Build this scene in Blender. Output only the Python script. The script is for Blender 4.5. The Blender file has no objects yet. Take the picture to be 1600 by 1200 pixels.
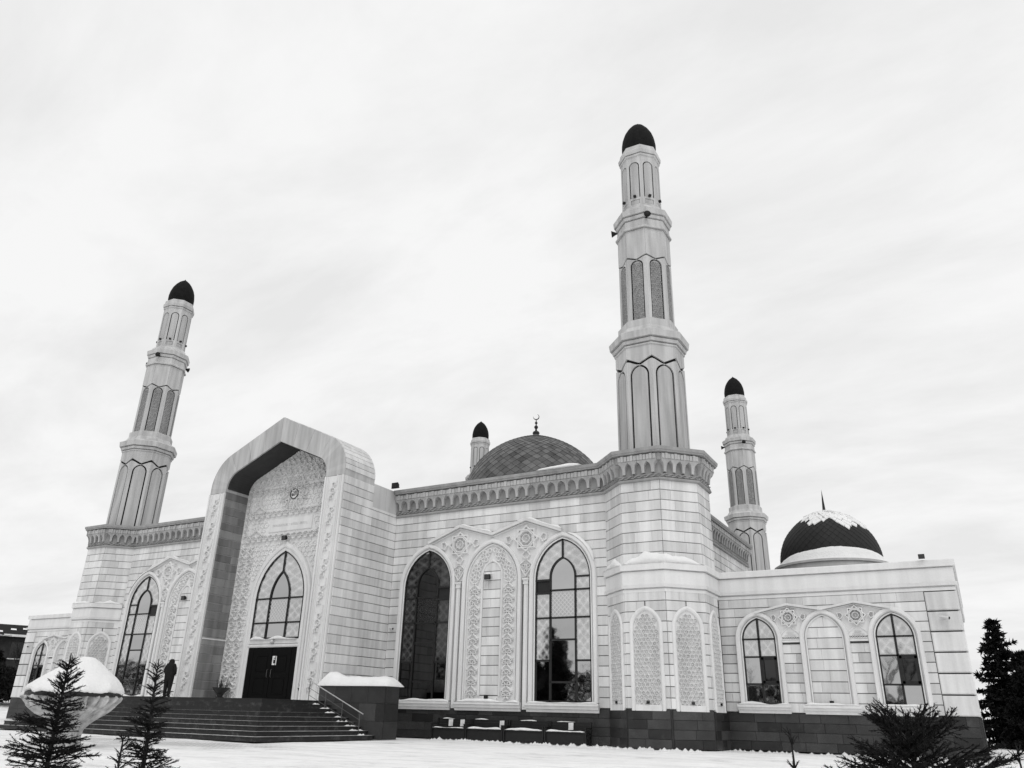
import bpy, bmesh, math, random
from mathutils import Vector, Matrix, noise
rnd = random.Random(11)
SC = bpy.context.scene
COL = SC.collection

# ------------------------------------------------------------------ camera
CAM_POS = Vector((28.029, -25.428, 1.0))
PITCH, ROLL, YAW = 0.403, 0.025, 0.520
cam = bpy.data.cameras.new('camera')
cam.lens = 36.0 * 1211.3 / 1600.0
cam.sensor_width = 36.0
cam.clip_start = 0.1
cam.clip_end = 3000
camo = bpy.data.objects.new('camera', cam)
COL.objects.link(camo)
F_ = Vector((-math.sin(YAW) * math.cos(PITCH), math.cos(YAW) * math.cos(PITCH), math.sin(PITCH)))
R_ = Vector((math.cos(YAW), math.sin(YAW), 0))
U_ = R_.cross(F_)
cR = R_ * math.cos(ROLL) + U_ * math.sin(ROLL)
cU = -R_ * math.sin(ROLL) + U_ * math.cos(ROLL)
camo.matrix_world = Matrix(((cR.x, cU.x, -F_.x, CAM_POS.x), (cR.y, cU.y, -F_.y, CAM_POS.y),
                            (cR.z, cU.z, -F_.z, CAM_POS.z), (0, 0, 0, 1)))
SC.camera = camo

# ------------------------------------------------------------------ sky, sun, exposure
SUN_EL, SUN_AZ = math.radians(52), math.radians(150)     # weak sun veiled by cloud
world = bpy.data.worlds.new('World')
SC.world = world
world.use_nodes = True
nt = world.node_tree
nt.nodes.clear()
N = nt.nodes.new
wo = N('ShaderNodeOutputWorld')
bg = N('ShaderNodeBackground')
bg.inputs['Strength'].default_value = 0.1
sky = N('ShaderNodeTexSky')
sky.sky_type = 'NISHITA'
sky.sun_disc = False
sky.sun_elevation = SUN_EL
sky.sun_rotation = SUN_AZ
sky.air_density = 1.0
sky.dust_density = 4.0
bw = N('ShaderNodeRGBToBW')
nt.links.new(sky.outputs[0], bw.inputs[0])
tc = N('ShaderNodeTexCoord')
sep = N('ShaderNodeSeparateXYZ')
nt.links.new(tc.outputs['Generated'], sep.inputs[0])
zc = N('ShaderNodeMath'); zc.operation = 'MAXIMUM'; zc.inputs[1].default_value = 0.0
nt.links.new(sep.outputs[2], zc.inputs[0])
za = N('ShaderNodeMath'); za.operation = 'ADD'; za.inputs[1].default_value = 0.22
nt.links.new(zc.outputs[0], za.inputs[0])
dx = N('ShaderNodeMath'); dx.operation = 'DIVIDE'
dy = N('ShaderNodeMath'); dy.operation = 'DIVIDE'
nt.links.new(sep.outputs[0], dx.inputs[0]); nt.links.new(za.outputs[0], dx.inputs[1])
nt.links.new(sep.outputs[1], dy.inputs[0]); nt.links.new(za.outputs[0], dy.inputs[1])
cmb = N('ShaderNodeCombineXYZ')
nt.links.new(dx.outputs[0], cmb.inputs[0]); nt.links.new(dy.outputs[0], cmb.inputs[1])
n1 = N('ShaderNodeTexNoise'); n1.inputs['Scale'].default_value = 2.0
n1.inputs['Detail'].default_value = 7; n1.inputs['Roughness'].default_value = 0.6
n1.inputs['Distortion'].default_value = 0.25
wmap = N('ShaderNodeMapping'); wmap.inputs['Rotation'].default_value = (0, 0, 0.6); wmap.inputs['Scale'].default_value = (0.75, 1.35, 1.0)
nt.links.new(cmb.outputs[0], wmap.inputs['Vector']); nt.links.new(wmap.outputs[0], n1.inputs['Vector'])
cr = N('ShaderNodeValToRGB')
cr.color_ramp.elements[0].position = 0.36; cr.color_ramp.elements[0].color = (8.55, 8.55, 8.55, 1)
cr.color_ramp.elements[1].position = 0.60; cr.color_ramp.elements[1].color = (9.85, 9.85, 9.85, 1)
nt.links.new(n1.outputs['Fac'], cr.inputs['Fac'])
mx = N('ShaderNodeMix'); mx.data_type = 'RGBA'; mx.inputs[0].default_value = 0.93
nt.links.new(bw.outputs[0], mx.inputs[6]); nt.links.new(cr.outputs[0], mx.inputs[7])
nt.links.new(mx.outputs[2], bg.inputs['Color'])
nt.links.new(bg.outputs[0], wo.inputs['Surface'])

sl = bpy.data.lights.new('sun', 'SUN')
sl.energy = 0.7
sl.angle = math.radians(25)
sl.color = (1.0, 0.995, 0.985)
so = bpy.data.objects.new('sun', sl)
COL.objects.link(so)
so.location = (10, -40, 60)
sd = Vector((math.sin(SUN_AZ) * math.cos(SUN_EL), math.cos(SUN_AZ) * math.cos(SUN_EL), math.sin(SUN_EL)))
so.rotation_euler = sd.to_track_quat('Z', 'Y').to_euler()
SC.view_settings.view_transform = 'Standard'
SC.view_settings.look = 'None'
SC.view_settings.exposure = 0.0
SC.view_settings.gamma = 1.0
SC.view_settings.use_curve_mapping = False

# ------------------------------------------------------------------ materials
MATS = {}
def g(v):
    return (v, v, v, 1)
class NT:
    def __init__(s, name, rough=0.8, spec=0.3):
        s.m = bpy.data.materials.new(name); s.m.use_nodes = True
        s.t = s.m.node_tree
        s.b = s.t.nodes['Principled BSDF']
        s.b.inputs['Roughness'].default_value = rough
        s.b.inputs['Specular IOR Level'].default_value = spec
        MATS[name] = s.m
        s.pos = s.n('ShaderNodeNewGeometry').outputs['Position']
    def n(s, kind, **kw):
        x = s.t.nodes.new(kind)
        for k, v in kw.items(): setattr(x, k, v)
        return x
    def l(s, a, b): s.t.links.new(a, b)
    def val(s, sock, v):
        if hasattr(v, 'is_output'): s.l(v, sock)
        else: sock.default_value = v
    def math(s, op, a, b=None, clamp=False):
        x = s.n('ShaderNodeMath', operation=op, use_clamp=clamp)
        s.val(x.inputs[0], a)
        if b is not None: s.val(x.inputs[1], b)
        return x.outputs[0]
    def noise(s, scale, detail=4, vec=None, rough=0.55, sx=None):
        v = vec if vec is not None else s.pos
        if sx:
            mp = s.n('ShaderNodeMapping'); mp.inputs['Scale'].default_value = sx
            s.l(v, mp.inputs['Vector']); v = mp.outputs[0]
        x = s.n('ShaderNodeTexNoise'); x.inputs['Scale'].default_value = scale
        x.inputs['Detail'].default_value = detail; x.inputs['Roughness'].default_value = rough
        s.l(v, x.inputs['Vector']); return x.outputs['Fac']
    def ramp(s, f, p0, v0, p1, v1):
        x = s.n('ShaderNodeMapRange'); x.inputs[1].default_value = p0; x.inputs[2].default_value = p1
        x.inputs[3].default_value = v0; x.inputs[4].default_value = v1
        s.l(f, x.inputs[0]); return x.outputs[0]
    def rnd(s):
        return s.n('ShaderNodeObjectInfo').outputs['Random']
    def attr(s, name):
        return s.n('ShaderNodeAttribute', attribute_name=name).outputs['Fac']
    def color(s, v):
        c = s.n('ShaderNodeCombineColor')
        for i in range(3): s.val(c.inputs[i], v)
        s.l(c.outputs[0], s.b.inputs['Base Color'])
    def bump(s, h, strength=0.3, dist=0.02):
        x = s.n('ShaderNodeBump'); x.inputs['Strength'].default_value = strength
        x.inputs['Distance'].default_value = dist
        s.l(h, x.inputs['Height']); s.l(x.outputs[0], s.b.inputs['Normal'])

def stone_mat(name, base, var, tone=None, streak=0.10, bump=0.25):
    m = NT(name, 0.85, 0.2)
    t = m.rnd() if tone == 'obj' else (m.attr('tone') if tone == 'attr' else None)
    big = m.ramp(m.noise(0.35, 4), 0.3, -0.05, 0.7, 0.04)
    st = m.ramp(m.noise(1.0, 5, sx=(3.2, 3.2, 0.28)), 0.35, -streak, 0.65, streak * 0.6)
    fine = m.ramp(m.noise(22, 4), 0.3, -0.035, 0.7, 0.03)
    v = m.math('ADD', m.math('ADD', big, st), fine)
    if t is not None:
        v = m.math('ADD', v, m.ramp(t, 0, -var, 1, var))
    m.color(m.math('MULTIPLY', m.math('ADD', v, 1.0), base))
    m.bump(m.noise(40, 5), bump, 0.006)
    return m
stone_mat('stone', 0.67, 0.13, 'obj', streak=0.15)
stone_mat('stone_course', 0.67, 0.13, 'attr', streak=0.15)
stone_mat('joint', 0.10, 0)
stone_mat('shaded_reveal_stone', 0.23, 0.25, 'attr', streak=0.25)  # facing stone with the shade of the recess put into its colour
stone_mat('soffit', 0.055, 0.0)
stone_mat('trim', 0.74, 0, streak=0.07)
stone_mat('relief_stone', 0.73, 0, streak=0.06)
stone_mat('panel_stone', 0.58, 0, streak=0.12)
stone_mat('arch_stone', 0.47, 0.06, 'obj', streak=0.2)
stone_mat('cornice_stone', 0.44, 0.10, 'obj', streak=0.16)  # deep cornice shading put into the colour; niche band is darker still
stone_mat('cornice_band', 0.33, 0, streak=0.16)
stone_mat('minaret_stone', 0.50, 0.05, 'obj', streak=0.2)
stone_mat('minaret_panel', 0.45, 0.07, 'obj', streak=0.2)
stone_mat('minaret_joint', 0.012, 0)
stone_mat('minaret_relief', 0.36, 0.0)
stone_mat('drum_stone', 0.55, 0.0)

def granite(name, tone):
    m = NT(name, 0.42, 0.35)
    t = m.rnd() if tone else None
    v = m.ramp(m.noise(60, 3), 0.3, 0.012, 0.7, 0.040)
    v = m.math('ADD', v, m.ramp(m.noise(1.2, 5), 0.35, -0.005, 0.7, 0.012))
    if t is not None: v = m.math('MULTIPLY', v, m.ramp(t, 0, 0.5, 1, 1.9))
    frost = m.ramp(m.noise(2.3, 6, rough=0.7), 0.60, 0, 0.85, 0.04)
    m.color(m.math('ADD', v, frost))
    m.bump(m.noise(90, 2), 0.12, 0.004)
granite('granite', True)
granite('granite_core', False)

def step_mat():
    m = NT('step_granite', 0.5, 0.3)
    geo = m.n('ShaderNodeNewGeometry')
    sp = m.n('ShaderNodeSeparateXYZ'); m.l(geo.outputs['Normal'], sp.inputs[0])
    up = m.ramp(sp.outputs[2], 0.6, 0, 0.9, 1)
    patch = m.ramp(m.noise(0.55, 5, rough=0.62), 0.34, 0.45, 0.5, 1.0)
    fine = m.ramp(m.noise(5.0, 5, rough=0.7), 0.32, 0.1, 0.5, 1.0)
    cover = m.math('MULTIPLY', up, m.math('MULTIPLY', patch, fine))
    frost = m.math('MULTIPLY', m.math('SUBTRACT', 1.0, up), m.ramp(m.noise(3.0, 6, rough=0.75), 0.52, 0, 0.75, 0.07))
    base = m.ramp(m.noise(50, 3), 0.3, 0.008, 0.7, 0.026)
    v = m.math('ADD', m.math('ADD', base, frost), m.math('MULTIPLY', cover, 0.65))
    m.color(v)
step_mat()

def snow_mat(name, dirt=0.0):
    m = NT(name, 0.65, 0.25)
    m.b.inputs['Subsurface Weight'].default_value = 0.0
    v = m.ramp(m.noise(1.5, 6, rough=0.6), 0.3, 0.80 - dirt, 0.65, 0.88)
    grit = m.ramp(m.noise(26, 4, rough=0.7), 0.62, 0.0, 0.75, -0.22)
    m.color(m.math('ADD', v, grit))
    m.bump(m.math('ADD', m.noise(9, 7, rough=0.7), m.math('MULTIPLY', m.noise(45, 3), 0.4)), 0.7, 0.05)
snow_mat('snow')

def ground_mat():
    m = NT('snow_ground', 0.7, 0.2)
    # trodden snow with paving showing through in patches
    n_big = m.noise(0.16, 5, rough=0.55)
    n_mid = m.noise(0.9, 6, rough=0.65)
    n_str = m.noise(1.0, 5, rough=0.6, sx=(0.35, 1.6, 1))
    br = m.n('ShaderNodeTexBrick'); br.inputs['Scale'].default_value = 4.2
    br.inputs['Mortar Size'].default_value = 0.035; br.inputs['Color1'].default_value = g(0.30)
    br.inputs['Color2'].default_value = g(0.42); br.inputs['Mortar'].default_value = g(0.80)
    br.inputs['Brick Width'].default_value = 0.84; br.inputs['Row Height'].default_value = 0.42
    m.l(m.pos, br.inputs['Vector'])
    bwn = m.n('ShaderNodeRGBToBW'); m.l(br.outputs['Color'], bwn.inputs[0])
    snowv = m.ramp(n_mid, 0.3, 0.80, 0.65, 0.90)
    snowv = m.math('ADD', snowv, m.ramp(n_str, 0.36, -0.09, 0.52, 0.02))
    snowv = m.math('ADD', snowv, m.ramp(m.noise(5.5, 4, rough=0.7, sx=(0.6, 1.3, 1)), 0.36, -0.09, 0.48, 0.0))
    # paving patch in front of the entrance stairs
    sp = m.n('ShaderNodeSeparateXYZ'); m.l(m.pos, sp.inputs[0])
    px = m.math('SUBTRACT', sp.outputs[0], 5.0); py = m.math('ADD', sp.outputs[1], 8.2)
    dd = m.math('SQRT', m.math('ADD', m.math('MULTIPLY', m.math('MULTIPLY', px, px), 0.035), m.math('MULTIPLY', m.math('MULTIPLY', py, py), 0.16)))
    near = m.ramp(dd, 0.5, 0.18, 1.5, 0.0)
    k = m.math('ADD', m.math('MULTIPLY', n_big, 0.5), m.math('MULTIPLY', n_mid, 0.5))
    bare = m.ramp(m.math('ADD', k, near), 0.56, 0.0, 0.68, 0.85)
    mixv = m.n('ShaderNodeMix'); mixv.data_type = 'FLOAT'
    m.l(bare, mixv.inputs[0]); m.l(snowv, mixv.inputs[2]); m.l(bwn.outputs[0], mixv.inputs[3])
    m.color(mixv.outputs[0])
    h = m.math('ADD', m.math('MULTIPLY', n_mid, 0.6), m.noise(9, 5, rough=0.65))
    m.bump(h, 0.5, 0.05)
ground_mat()

def glass_mat(name, etched=0, dark=0.015, refl=0.5, film=0.80):
    m = NT(name, 0.03, 0.5)
    m.b.inputs['Metallic'].default_value = 1.0
    rv = m.rnd()
    wob = m.noise(1.1, 2)
    m.bump(wob, 0.10, 0.03)
    base = m.ramp(rv, 0, refl * 0.92, 1, refl * 1.06)
    if etched:
        sp = m.n('ShaderNodeSeparateXYZ'); m.l(m.pos, sp.inputs[0])
        x = m.math('ADD', sp.outputs[0], m.math('MULTIPLY', sp.outputs[1], 0.7)); z = sp.outputs[2]
        if etched == 1:      # soft chain of interlaced triangles in a frosted border
            gen = m.n('ShaderNodeTexCoord').outputs['Generated']
            sg = m.n('ShaderNodeSeparateXYZ'); m.l(gen, sg.inputs[0])
            wob2 = m.ramp(m.noise(3.0, 3), 0.3, -0.12, 0.7, 0.12)
            u = m.math('ABSOLUTE', m.math('SUBTRACT', m.math('MULTIPLY', sg.outputs[0], 2.0), 1.0))
            v = m.math('ABSOLUTE', m.math('SUBTRACT', m.math('MULTIPLY', m.math('FRACT', m.math('MULTIPLY', z, 1.25)), 2.0), 1.0))
            e1 = m.math('ABSOLUTE', m.math('SUBTRACT', m.math('ADD', u, wob2), v))
            e2 = m.math('ABSOLUTE', m.math('SUBTRACT', m.math('ADD', u, v), 1.05))
            f = m.math('ADD', m.ramp(e1, 0.02, 0.36, 0.36, 0.0), m.ramp(e2, 0.02, 0.28, 0.34, 0.0))
            f = m.math('ADD', f, m.ramp(m.noise(7, 3), 0.4, 0.03, 0.7, 0.14), True)
        else:                # diagonal lattice film
            a = m.math('MULTIPLY', m.math('ADD', x, z), 34.0); b = m.math('MULTIPLY', m.math('SUBTRACT', x, z), 34.0)
            f1 = m.math('GREATER_THAN', m.math('SINE', a), 0.55); f2 = m.math('GREATER_THAN', m.math('SINE', b), 0.55)
            f = m.math('MULTIPLY', m.math('MAXIMUM', f1, f2), 0.35)
        d = m.n('ShaderNodeBsdfDiffuse'); d.inputs['Color'].default_value = g(film)
        ms = m.n('ShaderNodeMixShader')
        m.l(f, ms.inputs[0]); m.l(m.b.outputs[0], ms.inputs[1]); m.l(d.outputs[0], ms.inputs[2])
        out = [q for q in m.t.nodes if q.type == 'OUTPUT_MATERIAL'][0]
        m.l(ms.outputs[0], out.inputs['Surface'])
    m.color(base)
glass_mat('glass', 0, refl=0.44)
glass_mat('etched_glass', 1, refl=0.44)
glass_mat('lattice_glass', 2, refl=0.44)
glass_mat('tinted_glass', 0, refl=0.055)  # darker, less mirroring copies of the three glasses above
glass_mat('tinted_lattice_glass', 2, refl=0.055, film=0.05)
glass_mat('tinted_etched_glass', 1, refl=0.055, film=0.14)

def simple(name, v, rough=0.6, spec=0.3, metal=0.0, var=0.15, scale=8):
    m = NT(name, rough, spec); m.b.inputs['Metallic'].default_value = metal
    m.color(m.ramp(m.noise(scale, 5), 0.3, v * (1 - var), 0.7, v * (1 + var)))
    return m
simple('black_metal', 0.014, 0.45)
simple('mullion', 0.016, 0.4)
simple('door_dark', 0.004, 0.7, 0.1)
simple('steel', 0.5, 0.35, 0.5, 0.9)
simple('steel_dark', 0.12, 0.4, 0.5, 0.6)
simple('coat', 0.008, 0.85)
simple('skin', 0.30, 0.6)
simple('paper', 0.75, 0.8)
simple('lamp_white', 0.6, 0.5)
simple('rubber', 0.012, 0.7)
simple('bench_wood', 0.014, 0.6)
simple('tarp', 0.42, 0.75, var=0.45, scale=5)
simple('bark', 0.02, 0.9)
simple('roof_membrane', 0.5, 0.9)
simple('brick_dark', 0.035, 0.9, var=0.4, scale=2)
simple('roof_dark', 0.012, 0.8, 0.1)
simple('far_pane', 0.02, 0.15, 0.5)
def leaf(name, v):
    m = NT(name, 0.75, 0.15)
    m.color(m.ramp(m.noise(3, 3), 0.3, v * 0.6, 0.7, v * 1.4))
leaf('needle', 0.014)
leaf('needle_far', 0.010)
def shingle_mat(name, lo, hi, rough):
    m = NT(name, rough, 0.4)
    v = m.math('ADD', m.ramp(m.rnd(), 0, lo, 1, hi), m.ramp(m.noise(1.3, 5, rough=0.7), 0.35, -lo * 0.5, 0.75, hi * 0.4))
    m.color(v); m.bump(m.noise(30, 3), 0.1, 0.004)
shingle_mat('dome_shingle', 0.045, 0.12, 0.5)
shingle_mat('dark_shingle', 0.007, 0.012, 0.7)
def tone_shingle(name, lo, hi, rough):
    m = NT(name, rough, 0.4)
    v = m.math('ADD', m.ramp(m.attr('tone'), 0, lo, 1, hi), m.ramp(m.noise(1.3, 5, rough=0.7), 0.35, -lo * 0.5, 0.75, hi * 0.4))
    m.color(v)
tone_shingle('dome_shingle_rest', 0.045, 0.12, 0.5)
simple('minaret_cap', 0.010, 0.75, 0.08, var=0.3, scale=5)
# ------------------------------------------------------------------ mesh helpers
class MB:
    def __init__(s): s.v = []; s.f = []; s.tone = []
    def add(s, vs, fs, tone=0.5):
        o = len(s.v); s.v += [tuple(p) for p in vs]
        for f in fs: s.f.append(tuple(i + o for i in f)); s.tone.append(tone)
    def mesh(s, name, mat, smooth=False, tone=False):
        me = bpy.data.meshes.new(name); me.from_pydata(s.v, [], s.f)
        me.materials.append(MATS[mat])
        bm = bmesh.new(); bm.from_mesh(me)
        bmesh.ops.recalc_face_normals(bm, faces=bm.faces[:])
        bm.to_mesh(me); bm.free()
        if smooth:
            for p in me.polygons: p.use_smooth = True
        if tone:
            a = me.attributes.new('tone', 'FLOAT', 'FACE')
            a.data.foreach_set('value', s.tone)
        me.update(); return me
    def build(s, name, mat, parent=None, smooth=False, tone=False):
        return link(name, s.mesh(name, mat, smooth, tone), parent)
def link(name, me, parent=None):
    o = bpy.data.objects.new(name, me); COL.objects.link(o)
    if parent is not None: o.parent = parent
    return o
def tag(o, label=None, cat=None, group=None, kind=None):
    if label: o['label'] = label
    if cat: o['category'] = cat
    if group: o['group'] = group
    if kind: o['kind'] = kind
    return o
def empty(name, loc=(0, 0, 0)):
    o = bpy.data.objects.new(name, None); COL.objects.link(o); o.location = loc; return o

class Fr:
    """vertical wall frame: s along the wall, d outward, z up"""
    def __init__(s, ox, oy, deg):
        t = math.radians(deg); s.o = (ox, oy); s.deg = deg
        s.u = (math.cos(t), math.sin(t)); s.n = (math.sin(t), -math.cos(t))
    def p(s, a, d, z): return (s.o[0] + s.u[0] * a + s.n[0] * d, s.o[1] + s.u[1] * a + s.n[1] * d, z)

BOXF = [(0, 1, 2, 3), (4, 7, 6, 5), (0, 4, 5, 1), (1, 5, 6, 2), (2, 6, 7, 3), (3, 7, 4, 0)]
def fbox(mb, fr, s0, s1, d0, d1, z0, z1, tone=0.5):
    mb.add([fr.p(s0, d0, z0), fr.p(s1, d0, z0), fr.p(s1, d0, z1), fr.p(s0, d0, z1),
            fr.p(s0, d1, z0), fr.p(s1, d1, z0), fr.p(s1, d1, z1), fr.p(s0, d1, z1)], BOXF, tone)
def fblock(mb, fr, s0, s1, d0, d1, z0, z1, bev=0.012, tone=0.5):
    """slab with a chamfered front edge"""
    b = min(bev, (s1 - s0) * .3, (z1 - z0) * .3)
    vs = [fr.p(s0, d0, z0), fr.p(s1, d0, z0), fr.p(s1, d0, z1), fr.p(s0, d0, z1),
          fr.p(s0, d1 - b, z0), fr.p(s1, d1 - b, z0), fr.p(s1, d1 - b, z1), fr.p(s0, d1 - b, z1),
          fr.p(s0 + b, d1, z0 + b), fr.p(s1 - b, d1, z0 + b), fr.p(s1 - b, d1, z1 - b), fr.p(s0 + b, d1, z1 - b)]
    fs = [(0, 1, 5, 4), (1, 2, 6, 5), (2, 3, 7, 6), (3, 0, 4, 7),
          (4, 5, 9, 8), (5, 6, 10, 9), (6, 7, 11, 10), (7, 4, 8, 11), (8, 9, 10, 11), (0, 3, 2, 1)]
    mb.add(vs, fs, tone)
def box(mb, a, b, tone=0.5):
    x0, y0, z0 = a; x1, y1, z1 = b
    mb.add([(x0, y0, z0), (x1, y0, z0), (x1, y1, z0), (x0, y1, z0), (x0, y0, z1), (x1, y0, z1), (x1, y1, z1), (x0, y1, z1)],
           [(0, 3, 2, 1), (4, 5, 6, 7), (0, 1, 5, 4), (1, 2, 6, 5), (2, 3, 7, 6), (3, 0, 4, 7)], tone)
def fpoly(mb, fr, pts, d0, d1, tone=0.5):
    """flat polygon extruded from d0 to d1"""
    n = len(pts)
    vs = [fr.p(a, d0, z) for a, z in pts] + [fr.p(a, d1, z) for a, z in pts]
    fs = [tuple(range(n)), tuple(range(n, 2 * n))] + [(i, (i + 1) % n, n + (i + 1) % n, n + i) for i in range(n)]
    mb.add(vs, fs, tone)
def offs(path, closed=False):
    """unit mitre normals (left of travel) of a 2-D path"""
    out = []; n = len(path)
    for i in range(n):
        def dr(a, b):
            x, y = b[0] - a[0], b[1] - a[1]; L = math.hypot(x, y) or 1; return x / L, y / L
        if closed: a, b = dr(path[i - 1], path[i]), dr(path[i], path[(i + 1) % n])
        else:
            a = dr(path[i - 1], path[i]) if i else dr(path[0], path[1])
            b = dr(path[i], path[i + 1]) if i < n - 1 else a
        nx, ny = -a[1] - b[1], a[0] + b[0]; L = math.hypot(nx, ny) or 1; nx /= L; ny /= L
        c = max(0.35, nx * -a[1] + ny * a[0]); out.append((nx / c, ny / c))
    return out
def moulding(mb, fr, path, prof, closed=False):
    """sweep a profile (offset in plane to the left, depth) along a path in the wall plane"""
    ns = offs(path, closed); k = len(prof); vs = []
    for (a, z), (nx, nz) in zip(path, ns):
        for o, d in prof: vs.append(fr.p(a + nx * o, d, z + nz * o))
    n = len(path); fs = []
    for i in range(n if closed else n - 1):
        j = (i + 1) % n
        for q in range(k - 1): fs.append((i * k + q, i * k + q + 1, j * k + q + 1, j * k + q))
    if not closed: fs += [tuple(range(k)), tuple(range((n - 1) * k, n * k))]
    mb.add(vs, fs)
def sweep_plan(mb, path, prof, cap=True):
    """sweep (outward d, z) profile along a plan polyline; outward is right of travel"""
    ns = [(-x, -y) for x, y in offs(path)]; k = len(prof); vs = []
    for (x, y), (nx, ny) in zip(path, ns):
        for d, z in prof: vs.append((x + nx * d, y + ny * d, z))
    n = len(path); fs = []
    for i in range(n - 1):
        for q in range(k - 1): fs.append((i * k + q, i * k + q + 1, (i + 1) * k + q + 1, (i + 1) * k + q))
    if cap: fs += [tuple(range(k)), tuple(range((n - 1) * k, n * k))]
    mb.add(vs, fs)
def arch(c, w, zb, zs, h, n=9):
    """pointed arch path, left foot -> tip -> right foot (left of travel = outside)"""
    r = (w * w + h * h) / (2 * w); L = []
    a1 = math.atan2(h, r - w)
    for i in range(n + 1):
        t = a1 * i / n
        L.append((c - (w - r) - r * math.cos(t), zs + r * math.sin(t)))
    Rr = [(2 * c - a, z) for a, z in reversed(L[:-1])]
    return [(c - w, zb)] + L + Rr + [(c + w, zb)]
def arch_half(w, zs, h, z):
    """half width of the arch at height z"""
    if z <= zs: return w
    if z >= zs + h: return 0.0
    r = (w * w + h * h) / (2 * w)
    return max(0.0, w - r + math.sqrt(max(0, r * r - (z - zs) ** 2)))
def ring(mb, fr, cs, cz, ro, ri, n, rot, d0, d1, sx=1.0):
    """flat polygonal ring standing proud of the wall with chamfered top"""
    m = (ro + ri) / 2; vs = []
    for i in range(n):
        t = rot + 2 * math.pi * i / n; c, q = math.cos(t) * sx, math.sin(t)
        for r, d in ((ro, d0), (m + (ro - m) * .45, d1), (m - (ro - m) * .45, d1), (ri, d0)):
            vs.append(fr.p(cs + c * r, d, cz + q * r))
    fs = []
    for i in range(n):
        j = (i + 1) % n
        for q in range(3): fs.append((i * 4 + q, i * 4 + q + 1, j * 4 + q + 1, j * 4 + q))
    mb.add(vs, fs)
def knob(mb, fr, cs, cz, r, d0, d1, n=6):
    vs = [fr.p(cs + math.cos(2 * math.pi * i / n) * r, d0, cz + math.sin(2 * math.pi * i / n) * r) for i in range(n)]
    vs.append(fr.p(cs, d1, cz)); mb.add(vs, [(i, (i + 1) % n, n) for i in range(n)])
def strap(mb, fr, pts, w, d0, d1, closed=False):
    moulding(mb, fr, pts, [(w / 2, d0), (w * .28, d1), (-w * .28, d1), (-w / 2, d0)], closed)
def lathe(mb, prof, c, seg, rot=0.0, tone=0.5, a0=0, cap=False):
    """profile (r,z) turned about the vertical axis at c"""
    k = len(prof); vs = []; fs = []
    for i in range(seg):
        t = rot + 2 * math.pi * i / seg
        for r, z in prof: vs.append((c[0] + r * math.cos(t), c[1] + r * math.sin(t), z))
    for i in range(seg):
        j = (i + 1) % seg
        for q in range(k - 1): fs.append((i * k + q, j * k + q, j * k + q + 1, i * k + q + 1))
    if cap:
        fs.append(tuple(i * k for i in range(seg))); fs.append(tuple(i * k + k - 1 for i in range(seg)))
    mb.add(vs, fs, tone)
def tube(mb, pts, rad, n=6, cap=True):
    """round bar through points with per-point radius"""
    P = [Vector(p) for p in pts]; R = rad if isinstance(rad, (list, tuple)) else [rad] * len(P)
    vs = []; fs = []; prev = None
    for i, p in enumerate(P):
        d = (P[min(i + 1, len(P) - 1)] - P[max(i - 1, 0)]).normalized()
        if prev is None: a = d.orthogonal().normalized()
        else:
            a = prev - d * prev.dot(d); a = a.normalized() if a.length > 1e-6 else d.orthogonal().normalized()
        prev = a; b = d.cross(a)
        for j in range(n):
            t = 2 * math.pi * j / n; vs.append(p + (a * math.cos(t) + b * math.sin(t)) * R[i])
    for i in range(len(P) - 1):
        for j in range(n):
            k = (j + 1) % n; fs.append((i * n + j, i * n + k, (i + 1) * n + k, (i + 1) * n + j))
    if cap: fs += [tuple(range(n)), tuple(range((len(P) - 1) * n, len(P) * n))]
    mb.add(vs, fs)
def nz(x, y, z=0.0): return noise.noise(Vector((x, y, z)))
def snow_strip(fr, s0, s1, d0, d1, z, h, name, label, step=0.10, rough=0.5, slope=None, parent=None, seed=0.0):
    """soft heap of snow lying on a ledge"""
    mb = MB(); n = max(3, int((s1 - s0) / step)); k = 7; vs = []
    for i in range(n + 1):
        s = s0 + (s1 - s0) * i / n; e = min(1, min(i, n - i) / 2.5 + 0.05)
        hh = h * max(.12, (1 + rough * 1.6 * nz(s * 1.3 + seed, z * 3.1, seed))) * e ** .6
        zz = z + (slope(s) if slope else 0)
        ov = 0.02 * nz(s * 3, z, 4 + seed)
        for j in range(k):
            t = j / (k - 1); q = math.sin(math.pi * t) ** .45
            vs.append(fr.p(s + .02 * nz(s * 7, j, z), d0 + (d1 + ov - d0) * t, zz + hh * q + .012 * nz(s * 6, j * 1.7, z)))
    fs = [(i * k + j, i * k + j + 1, (i + 1) * k + j + 1, (i + 1) * k + j) for i in range(n) for j in range(k - 1)]
    fs += [tuple(range(k)), tuple(range(n * k, (n + 1) * k))] + [(i * k, (i + 1) * k, (i + 1) * k + k - 1, i * k + k - 1) for i in range(n)]
    mb.add(vs, fs)
    o = mb.build(name, 'snow', parent, smooth=True)
    if label: tag(o, label, 'snow', 'snow lying on the building')
    return o

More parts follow.
